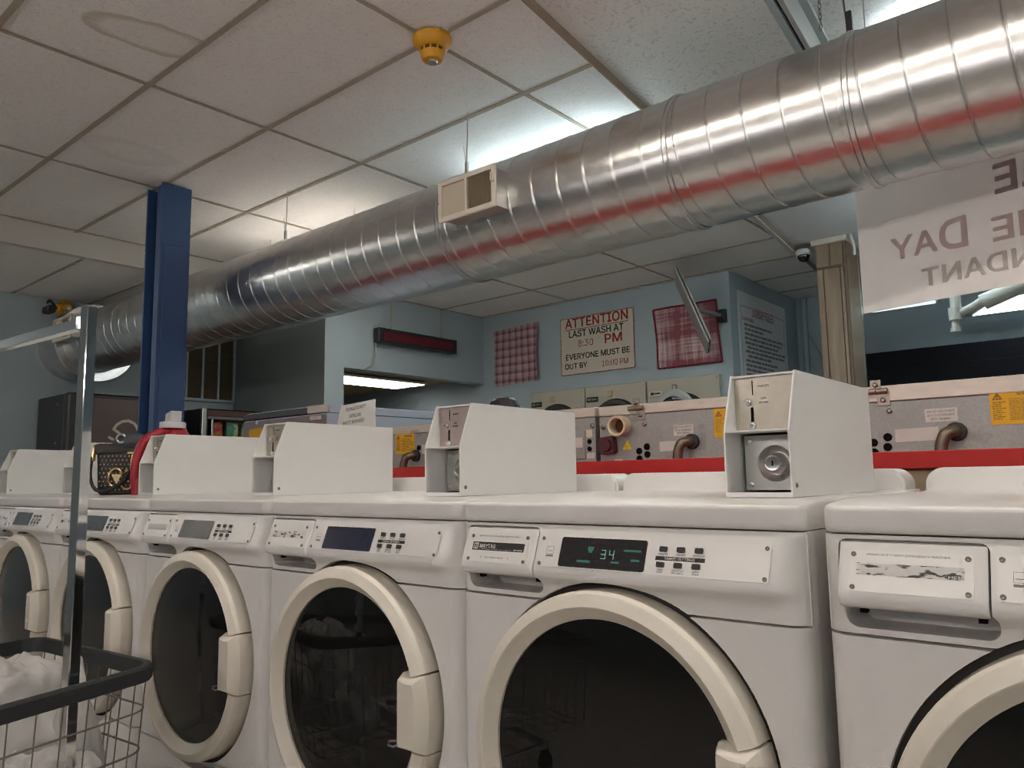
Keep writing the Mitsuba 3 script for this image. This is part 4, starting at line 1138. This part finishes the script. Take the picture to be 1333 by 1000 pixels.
# ------------------------------------------------------------------ back wall: cloths, ATTENTION sign, TV, dryers
YW = 6.449
def cloth(x0, x1, z0, z1, mat, lab, hem=None, seed=0, skew=0.0):
    nx, nz = 36, 36
    V, F = [], []
    r3 = np.random.RandomState(seed)
    ph = r3.uniform(0, 6, 6)
    for j in range(nz + 1):
        for i in range(nx + 1):
            u, v = i / nx, j / nz
            x = x0 + (x1 - x0) * u + skew * (v - .5) + .008 * math.sin(5 * v + ph[0]) * (u - .5)
            z = z0 + (z1 - z0) * v + .012 * math.sin(4 * u + ph[1]) * (.5 - abs(v - .5)) + (.02 * (u - .5) if seed == 1 else 0)
            dep = .010 + .008 * math.sin(7 * u + 3 * v + ph[2]) + .006 * math.sin(15 * u - 6 * v + ph[3]) * (1 - v * .5) + .012 * math.exp(-((u - .55 - .12 * (v - .5)) / .05) ** 2) * math.exp(-((v - .55) / .25) ** 2) + (.03 * max(0, u - .92) / .08 if seed == 1 else 0)
            V.append((x, YW - max(dep, .002), z))
    for j in range(nz):
        for i in range(nx):
            a = j * (nx + 1) + i
            F += [[a, a + 1, a + nx + 2], [a, a + nx + 2, a + nx + 1]]
    t = thing('plaid_cloth', lab, 'cloth', 'plaid cloths on the back wall')
    part(t, 'fabric', trimesh.Trimesh(np.array(V), np.array(F), process=False), mat, True)
    if hem:
        E_ = np.array(V).reshape(nz + 1, nx + 1, 3)
        for e in (E_[0], E_[-1], E_[:, 0], E_[:, -1]):
            part(t, 'hem', tube(e + np.array([0, -.003, 0]), .009, 6), hem, 40)
cloth(-5.745, -5.105, 2.075, 2.705, 'plaid_maroon', 'maroon checked cloth pinned to the wall left of the ATTENTION sign', None, 1)
cloth(-3.685, -3.045, 2.055, 2.622, 'plaid_red', 'red woven cloth with a red hem on the wall behind the TV', 'hem_red', 2, -.03)

t = thing('attention_sign', 'cream ATTENTION last wash notice with red and black lettering', 'sign')
ax0, ax1, az0, az1 = -4.815, -3.925, 2.095, 2.690
part(t, 'board', place(extr(rrect(ax0, ax1, az0, az1, .02), .008), FACE_S((0, YW - .001, 0))), 'sheet_cream', False)
edge = rrect(ax0, ax1, az0, az1, .02)
part(t, 'border', place(extr(edge.difference(edge.buffer(-.006)), .0015), FACE_S((0, YW - .009, 0))), 'print_red', False)
AW, AH = ax1 - ax0, az1 - az0
def at(s, x0, x1, z, h, bold=True):
    return place(text(s, h, bold, AW * (x1 - x0), .0015), FACE_S((ax0 + AW * x0, YW - .009, az0 + AH * z)))
part(t, 'red_lettering', cat(at('ATTENTION', .07, .93, .825, .092), at('PM', .615, .845, .475, .088), box(ax0 + .05, ax1 - .06, YW - .0105, YW - .009, az0 + AH * .785, az0 + AH * .785 + .006)), 'print_red', False)
part(t, 'red_figures', cat(at('8:30', .25, .46, .475, .068, False), at('10:00 PM', .57, .915, .085, .058, False)), 'print_red', False)
for q in (at('LAST WASH AT', .12, .87, .655, .066), at('EVERYONE MUST BE', .07, .94, .265, .058), at('OUT BY', .055, .37, .105, .054)):
    part(t, 'lettering', q, 'print_black', False)
part(t, 'number_panel', box(ax0 + .07, ax0 + .51, YW - .0095, YW - .009, az0 + AH * .43, az0 + AH * .62), 'sheet_cream', False)

t = thing('tv', 'thin wall-mounted TV seen edge-on in front of the red cloth', 'television')
ev = np.array([.27, 0, -.667]); ev /= np.linalg.norm(ev)
ed = np.array([-.46, .888, 0]); ed /= np.linalg.norm(ed)
en = np.cross(ev, ed); en /= np.linalg.norm(en)
tc = np.array([-3.035, 5.93, 2.435])
def tvbox(a, b, c, off=(0, 0, 0), r=.006):
    m = rbox(-a / 2, a / 2, -b / 2, b / 2, -c / 2, c / 2, r)
    M = frame(tc + ev * off[0] + ed * off[1] + en * off[2], ev, ed, en)
    m = place(m, M); m.fix_normals(); return m
part(t, 'back_cover', tvbox(.70, .60, .020, (0, 0, .016), .008), 'tv_back', 30)
part(t, 'screen_bezel', tvbox(.72, .62, .016, (0, 0, -.008), .004), 'tv_back', 30)
part(t, 'gap_strip', tvbox(.715, .615, .006, (0, 0, .004), .002), 'print_black', 30)
pm = tc + en * .03
part(t, 'arm', cyl(pm, (-2.99, 6.42, 2.46), .018, 12), 'panel_gray', 40, 'dark steel swing arm')
part(t, 'wall_bracket', cat(rbox(-3.03, -2.96, 6.405, 6.448, 2.40, 2.52, .006), rbox(-2.99, -2.955, 6.36, 6.41, 2.42, 2.50, .006)), 'black_plastic', 30)

# dryers set in the back wall
for i, (x0, lab) in enumerate(((-6.00, 'leftmost cream stacked dryer set in the back wall'), (-5.20, 'cream dryer with a black label, left of the ATTENTION sign line'), (-4.49, 'cream stacked dryer with a black label under the ATTENTION sign'), (-3.78, 'cream stacked dryer with a white label and open grey door ring'))):
    if i == 0:
        continue
    t = thing('dryer', lab, 'dryer', 'cream dryers along the back wall')
    x1 = x0 + .695
    if i == 3:
        x1 = -3.045
    part(t, 'cabinet', rbox(x0, x1, 6.395, 6.447, 0, 1.945, .006), 'dryer_cream', 30)
    dx = x0 + .36
    part(t, 'door', lathe_at([(.20, 0), (.285, 0), (.285, .02), (.27, .04), (.235, .045), (.20, .03)], (dx, 6.395, 1.52), (0, -1, 0), 48), 'black_plastic', 30, 'dark round door ring')
    part(t, 'door_glass', lathe_at([(0, 0), (.20, 0), (.20, .02), (.1, .035), (0, .04)], (dx, 6.395, 1.52), (0, -1, 0), 40), 'black_gloss', 40)
    lx = x0 + .02 if i != 3 else x0 + .03
    part(t, 'label_plate', rbox(lx, lx + .135, 6.385, 6.396, 1.79, 1.84, .002), 'print_black' if i != 3 else 'sticker_white', False)
    part(t, 'label_print', cat(rbox(lx + .015, lx + .05, 6.383, 6.386, 1.802, 1.828, .001), rbox(lx + .06, lx + .12, 6.383, 6.386, 1.808, 1.822, .001)), 'panel_gray' if i != 3 else 'print_black', False)
    part(t, 'switch_plate', rbox(x0 + .27, x0 + .32, 6.386, 6.396, 1.825, 1.885, .003), 'brown_ceiling' if i != 3 else 'panel_gray', False)
    if i == 3:
        part(t, 'switch_face', rbox(x0 + .28, x0 + .31, 6.383, 6.387, 1.835, 1.875, .003), 'dryer_cream', False)
        part(t, 'door_rim', lathe_at([(.215, 0), (.30, 0), (.305, .02), (.29, .035), (.24, .03)], (dx - .04, 6.34, 1.53), (-.35, -1, 0), 48), 'trim_gray', 30, 'grey ring of the open door')
    part(t, 'screw', lathe_at([(0, 0), (.007, 0), (.005, .004), (0, .004)], (x1 - .02, 6.395, 1.915), (0, -1, 0), 12), 'screw_metal', 30)

# ------------------------------------------------------------------ LAUNDRY RULES sheet on the alcove's left wall
t = thing('laundry_rules_sheet', 'tall white LAUNDRY RULES sheet of small print on the side wall', 'poster')
ry0, ry1, rz0, rz1 = 6.60, 7.72, 1.52, 2.72
XR = -2.929
part(t, 'sheet', box(XR, XR + .004, ry0, ry1, rz0, rz1), 'sheet_blue_white', False)
RM = FACE_E((XR + .004, ry0, rz1))
RWd = ry1 - ry0
ms = [place(text('LAUNDRY RULES', .085, False, .50, .001), RM @ frame((.31, -.205, 0), (1, 0, 0), (0, 1, 0)))]
ms.append(place(text('TO OUR CUSTOMERS:', .030, False, .27, .001), RM @ frame((.07, -.262, 0), (1, 0, 0), (0, 1, 0))))
ms.append(place(text('CHILDREN:', .030, False, .15, .001), RM @ frame((.07, -.90, 0), (1, 0, 0), (0, 1, 0))))
part(t, 'red_lettering', cat(ms), 'print_red', False, 'red heading')
part(t, 'rule_line', cat(place(cat([box(.05, .29, -.135, -.130, 0, .001), box(.83, 1.07, -.135, -.130, 0, .001), box(.05, .054, -1.18, -.13, 0, .001), box(1.066, 1.07, -1.18, -.13, 0, .001)]), RM)), 'print_gray', False)
bl = [lines(.12, .75, -.31, 2, .042, .022, 11, .001), lines(.12, 1.02, -.395, 3, .042, .022, 12, .001), lines(.16, 1.05, -.52, 1, .042, .022, 18, .001), lines(.12, 1.05, -.56, 1, .042, .022, 19, .001), lines(.17, .95, -.60, 1, .042, .022, 20, .001), lines(.12, .85, -.645, 5, .042, .022, 13, .001), lines(.16, 1.03, -.855, 1, .042, .022, 14, .001), lines(.13, .70, -.945, 3, .045, .022, 15, .001), lines(.10, .9, -1.10, 1, .05, .022, 16, .001)]
for q in bl:
    part(t, 'text_line', place(q, RM), 'print_gray', False)

# wiring in the alcove corner
solo('wall_cable', tube(bez([(-2.86, 8.04, 2.84), (-2.84, 8.035, 2.62), (-2.80, 8.04, 2.46), (-2.70, 8.04, 2.25), (-2.60, 8.04, 2.0)], 8), .008, 6), 'tee_paint', 'thin dark cable hanging in the corner beside the wood column', 'cable')
solo('corner_conduit', cat(cyl((-2.84, 8.02, .1), (-2.84, 8.02, 2.85), .03, 12)), 'blue_wall', 'blue painted vertical pipe in the alcove corner', 'pipe')

# ------------------------------------------------------------------ wood clad column
t = thing('wood_column', 'oak clad square column with plank front in the alcove', 'column')
wx0, wx1, wy0, wy1 = -2.072, -1.846, 6.20, 6.53
part(t, 'core', box(wx0 + .012, wx1 - .012, wy0 + .012, wy1, 0, rz - .002), 'oak_trim', False)
zb = 2.665
for a, b in ((0, .195), (.230, .765), (.800, .90)):
    part(t, 'plank', rbox(wx0 + (wx1 - wx0) * a, wx0 + (wx1 - wx0) * b, wy0, wy0 + .011, 0, zb - .008, .002), 'oak', False)
for a, b in ((0, .450), (.470, .90)):
    part(t, 'plank', rbox(wx0 + (wx1 - wx0) * a, wx0 + (wx1 - wx0) * b, wy0, wy0 + .011, zb + .010, rz - .05, .002), 'oak', False)
part(t, 'band', rbox(wx0 - .003, wx1 + .003, wy0 - .004, wy0 + .011, zb - .008, zb + .010, .003), 'oak_trim', False)
part(t, 'corner_trim', rbox(wx0 + (wx1 - wx0) * .92, wx1 + .004, wy0 - .004, wy0 + .02, 0, rz - .05, .003), 'oak_trim', False)
part(t, 'side_plank', rbox(wx1 - .011, wx1, wy0 + .021, wy1, 0, rz - .05, .002), 'oak', False)
part(t, 'side_trim', rbox(wx1, wx1 + .006, wy1 - .03, wy1 + .002, 0, rz - .05, .002), 'steel', False)
part(t, 'cap_trim', rbox(wx0 - .03, wx1 + .02, wy0 - .03, wy1, rz - .050, rz - .002, .006), 'register_white', False)
solo('outlet_pipe', tube(bez([(-1.80, 6.21, 2.905), (-1.79, 6.20, 2.86), (-1.785, 6.22, 2.80), (-1.79, 6.24, 2.74)], 6), .012, 8), 'pvc_white', 'short white bent tube at the column cap', 'pipe')

# ------------------------------------------------------------------ translucent hanging sign, lettering seen from behind
t = thing('hanging_sign', 'large white hanging sign with faint mirrored lettering under the duct', 'sign')
HO = np.array([-.889, 3.20, 1.673]); HE = np.array([.968, -.252, 0]); HN = np.cross(HE, [0, 0, 1])
HM = frame(HO, HE, (0, 0, 1))
part(t, 'panel', place(trimesh.Trimesh([(-.012, 0, 0), (.93, 0, 0), (.93, .80, 0), (-.012, .80, 0)], [[0, 1, 2], [0, 2, 3]], process=False), HM @ frame((0, 0, -.0006), (1, 0, 0), (0, 1, 0))), 'sign_panel', False)
def mir(s, t0, t1, z, h):
    m = text(s, h, True, t1 - t0, .0008)
    m.apply_scale((-1, 1, 1)); m.invert()
    return place(m, HM @ frame((t1, z - 1.673, 0), (1, 0, 0), (0, 1, 0)))
for q in (mir('D', .300, .398, 1.848, .108), mir('AY', .118, .292, 1.857, .082), mir('AME', .478, .775, 1.838, .082), mir('S', .79, .875, 1.832, .108)):
    part(t, 'red_letters', q, 'sign_letter_red', False, 'faint red mirrored lettering')
part(t, 'faded_gray_letters', cat(mir('ATTENDANT', .225, .885, 1.732, .064)), 'sign_letter_gray', False, 'faint grey mirrored lettering')
part(t, 'dark_letters', cat(mir('LE', .498, .655, 2.003, .102)), 'sign_letter_dark', False)
for tt in (.08, .85):
    q = HO + HE * tt
    part(t, 'hang_wire', cyl((q[0], q[1], 2.47), (q[0], q[1], 3.06), .002, 6), 'steel', 40)

# ------------------------------------------------------------------ right rear: light boxes, pipes, dark cabinet bank
t = thing('light_box', 'white boxed ceiling light hanging behind the sign beside the wood column', 'ceiling light')
lbp = Polygon([(-1.835, 6.56), (-1.904, 6.92), (-1.349, 6.90), (-1.28, 6.50)])
part(t, 'frame', prism_xy(lbp, 2.397, 2.53), 'sheet_blue_white', False)
k = part(t, 'diffuser', prism_xy(lbp.buffer(-.035, join_style=2), 2.388, 2.3965), 'sheet_white', False)
scene[k]['emitter'] = glow(COOL, 0.55)
for x, y in ((-1.75, 6.75), (-1.42, 6.7)):
    part(t, 'rod', cyl((x, y, 2.529), (x, y, rz - .001), .006, 8), 'steel', 40)
t = thing('panel_light', 'bright white flat ceiling light behind the white pipes at right', 'ceiling light')
plp = Polygon([(-1.335, 7.60), (.70, 7.60), (.70, 6.87), (-1.0, 6.87)])
part(t, 'frame', prism_xy(plp, 2.373, 2.43), 'sheet_blue_white', False)
k = part(t, 'diffuser', prism_xy(plp.buffer(-.06, join_style=2), 2.365, 2.3725), 'sheet_white', False)
scene[k]['emitter'] = glow(COOL, 1.7)
for x in (-.4, .5):
    part(t, 'rod', cyl((x, 7.3, 2.429), (x, 7.3, rz - .001), .006, 8), 'steel', 40)
t = thing('drain_pipe', 'white plastic pipe tee with a capped stub hanging under the sign', 'pipe')
px, py = -.945, 5.2
part(t, 'riser', cat(cyl((px + .005, py, 1.99), (px + .005, py, rz - .001), .030, 18)), 'pvc_white', 40)
part(t, 'tee', cat(cyl((px, py, 1.945), (px, py, 2.02), .038, 18)), 'pvc_white', 40)
part(t, 'stub', cat(cyl((px - .004, py, 1.885), (px, py, 1.96), .024, 16), cyl((px - .005, py, 1.875), (px - .005, py, 1.898), .029, 16)), 'pvc_white', 40)
part(t, 'branch', cat(tube([(px, py, 1.975), (px + .10, py - .01, 2.012), (px + .16, py - .02, 2.045)], .024, 14), cyl((px + .14, py - .02, 2.035), (px + .30, py - .02, 2.085), .038, 16)), 'pvc_white', 40)
part(t, 'main_run', cat(cyl((px + .155, py - .03, 2.025), (px + .95, py - .10, 2.29), .046, 18), cyl((px + .28, py - .02, 2.082), (px + .31, py - .02, 2.094), .050, 18)), 'pvc_white', 40)

t = thing('dark_dryer_bank', 'long black cabinet bank along the rear wall behind the big washers', 'cabinet')
part(t, 'body', rbox(-2.32, 2.6, 7.50, 8.04, 0, 2.135, .01), 'bank_black', 30)
part(t, 'upper_door', rbox(-.70, .3, 7.488, 7.499, 1.50, 1.98, .006), 'bank_black', 30)
part(t, 'lower_door', rbox(-2.2, -.75, 7.488, 7.499, .4, 1.98, .006), 'bank_black', 30)
part(t, 'handle', tube([(-.66, 7.487, 1.80), (-.66, 7.46, 1.86), (-.56, 7.46, 1.90), (-.45, 7.487, 1.905)], .012, 8), 'black_plastic', 40)

# ------------------------------------------------------------------ laundry cart
t = thing('laundry_cart', 'wire laundry cart with a black rim and chrome hanging pole', 'laundry cart')
# basket corners, rounded rectangle, local axes rotated
ang = math.radians(8)
U, Vv = np.array([-math.cos(ang), -math.sin(ang) * .6, 0]), np.array([.30, -.954, 0])
U /= np.linalg.norm(U); Vv /= np.linalg.norm(Vv)
C0 = np.array([-1.862, .885, 0])
def bp(u, v, z):
    return C0 + U * u + Vv * v + np.array([0, 0, z])
BWd, BLn, RC = .60, .98, .055
def loop(z, sh=0.0, n=6):
    c = [(RC, RC, math.pi), (BWd - RC, RC, 1.5 * math.pi), (BWd - RC, BLn - RC, 0), (RC, BLn - RC, .5 * math.pi)]
    pts = []
    r = RC
    for cx_, cy_, a in c:
        for q in np.linspace(a, a + math.pi / 2, n + 1):
            u = cx_ + r * math.cos(q); v = cy_ + r * math.sin(q)
            u = BWd / 2 + (u - BWd / 2) * (1 - sh); v = BLn / 2 + (v - BLn / 2) * (1 - sh)
            pts.append(bp(u, v, z))
    return np.array(pts)
def band(lp, z0, z1, w):
    c = lp.mean(0)
    n = len(lp)
    V, F = [], []
    for p in lp:
        d = p - c; d[2] = 0; d /= np.linalg.norm(d)
        for zz, o in ((z0, w * .7), (z0 + .006, w), (z1 - .006, w), (z1, w * .6), (z1, -w * .6), (z0, -w * .6)):
            V.append((p[0] + d[0] * o, p[1] + d[1] * o, zz))
    m = 6
    for i in range(n):
        j = (i + 1) % n
        for k in range(m):
            q = (k + 1) % m
            F += [[i * m + k, j * m + k, j * m + q], [i * m + k, j * m + q, i * m + q]]
    mm = trimesh.Trimesh(np.array(V), np.array(F), process=False); mm.fix_normals()
    return mm
RZ = 0.635
part(t, 'rim', band(loop(0), RZ - .036, RZ, .013), 'rubber', 25, 'black rubber rim')
wires = []
levels = [(RZ - .10, .010), (RZ - .19, .022), (RZ - .28, .035), (RZ - .37, .05)]
for z, s in levels:
    wires.append(tube(loop(z, s), .0024, 6, True))
Lt, Lb = loop(RZ - .02, 0.0), loop(RZ - .37, .05)
def along(lp, s):
    d = np.linalg.norm(np.roll(lp, -1, 0) - lp, axis=1); cum = np.concatenate([[0], np.cumsum(d)])
    s = s % 1.0 * cum[-1]; i = min(np.searchsorted(cum, s, 'right') - 1, len(lp) - 1)
    return lp[i] + (lp[(i + 1) % len(lp)] - lp[i]) * (s - cum[i]) / d[i]
NW = 52
for i in range(NW):
    wires.append(cyl(along(Lt, i / NW), along(Lb, i / NW), .0017, 5))
for i in range(1, 10):
    wires.append(cyl(bp(.03 + .0, BLn * i / 10, RZ - .37), bp(BWd - .03, BLn * i / 10, RZ - .37), .0017, 5))
for i in range(1, 6):
    wires.append(cyl(bp(BWd * i / 6, .025, RZ - .371), bp(BWd * i / 6, BLn - .025, RZ - .371), .0017, 5))
part(t, 'wire_basket', cat(wires), 'cart_wire', 40, 'thin chrome wire basket', kind='stuff')
PX, PY = -1.862, .700
def sq(p0, p1, w, rot=0.0):
    p0, p1 = np.asarray(p0, float), np.asarray(p1, float)
    L = np.linalg.norm(p1 - p0); d = (p1 - p0) / L
    a = np.array([0, 0, 1.0]) if abs(d[2]) < .9 else np.array([math.cos(rot), math.sin(rot), 0])
    e1 = np.cross(d, a); e1 /= np.linalg.norm(e1); e2 = np.cross(d, e1)
    m = rbox(0, L, -w / 2, w / 2, -w / 2, w / 2, .002)
    return place(m, frame(p0, d, e1, np.cross(d, e1)))
part(t, 'pole', sq((PX, PY, .13), (PX, PY, 1.455), .0255, .25), 'chrome_pole', False, 'square chrome upright')
part(t, 'second_pole', sq((PX - 1.02, PY - .07, .13), (PX - 1.02, PY - .07, 1.44), .0255, .25), 'chrome_pole', False)
part(t, 'hanging_bar', sq((PX - .015, PY - .001, 1.418), (PX - 1.015, PY - .069, 1.418), .024), 'chrome_pole', False, 'chrome clothes bar')
part(t, 'bar_clamp', rbox(PX - .034, PX - .014, PY - .016, PY + .012, 1.400, 1.436, .004), 'chrome_pole', 30)
part(t, 'base_frame', cat(sq((PX + .02, PY + .15, .12), (PX - 1.03, PY + .08, .12), .025), sq((PX + .02, PY - .70, .12), (PX - 1.03, PY - .77, .12), .025), sq((PX, PY + .16, .12), (PX, PY - .72, .12), .025), sq((PX - 1.02, PY + .09, .12), (PX - 1.02, PY - .79, .12), .025)), 'chrome', False)
for x, y in ((PX, PY + .13), (PX - 1.02, PY + .06), (PX, PY - .68), (PX - 1.02, PY - .75)):
    part(t, 'caster', cat(lathe_at([(0, -.012), (.045, -.012), (.05, -.006), (.05, .006), (.045, .012), (0, .012)], (x, y, .05), (1, 0, 0), 24), rbox(x - .018, x + .018, y - .02, y + .02, .09, .11, .003)), 'rubber', 30)

def bag(lv, seed, lab, c, n=64):
    ms = superlathe(0, 0, lv, n, 2.2)
    V = np.array(ms.vertices)
    nz_ = meshkit.noise(V * 14 + seed, seed) - .5 + .5 * (meshkit.noise(V * np.array([60, 60, 16]) + seed * 3, seed + 1) - .5)
    d = V - V.mean(0); d /= np.maximum(np.linalg.norm(d, axis=1, keepdims=True), 1e-6)
    V = V + d * nz_[:, None] * .085
    V[:, 2] = np.maximum(V[:, 2], 0)
    ms = trimesh.Trimesh(V + np.array(c), ms.faces, process=False)
    solo('plastic_bag', ms, 'bag_plastic', lab, 'plastic bag', True)
def sphlv(h, a, b, k=24):
    return [(h * (1 - math.cos(math.pi * i / k)) / 2, max(a * math.sin(math.pi * i / k) ** .62, .004), max(b * math.sin(math.pi * i / k) ** .62, .004)) for i in range(k + 1)]
cz = RZ - .365
b1 = bp(.36, .22, cz)
bag(sphlv(.37, .165, .19, 40), 2, 'big white translucent plastic bag heaped in the laundry cart', b1)
b2 = bp(.125, .20, cz)
bag(sphlv(.22, .085, .11), 5, 'smaller white plastic bag by the pole inside the laundry cart', b2)
tip = [(0.0, .07, .07), (.10, .055, .05), (.18, .03, .02), (.23, .008, .006), (.25, .002, .002)]
bag([(z, a, b) for z, a, b in tip], 8, 'tied pointed top of a white plastic bag beside the cart pole', bp(.15, .12, cz + .13), 28)
bx_ = place(rbox(-.16, .16, -.08, .08, 0, .055, .008), frame(bp(.24, .52, cz), U, Vv, (0, 0, 1)))
t = thing('packet', 'white packet with a red and yellow print lying in the cart bottom', 'packet')
part(t, 'wrapper', bx_, 'sheet_white', 30)
bpl = lambda du, dv, a, b, mat: part(t, 'print', place(trimesh.creation.cylinder(1, .002, sections=24), frame(bp(.24, .52, cz + .0555), U, Vv, (0, 0, 1)) @ np.diag([1, 1, 1, 1.0]) @ trimesh.transformations.compose_matrix(scale=(a, b, 1), translate=(du, dv, 0))), mat, 30)
bpl(.03, 0, .06, .035, 'print_red'); bpl(-.08, 0, .045, .05, 'sign_yellow')
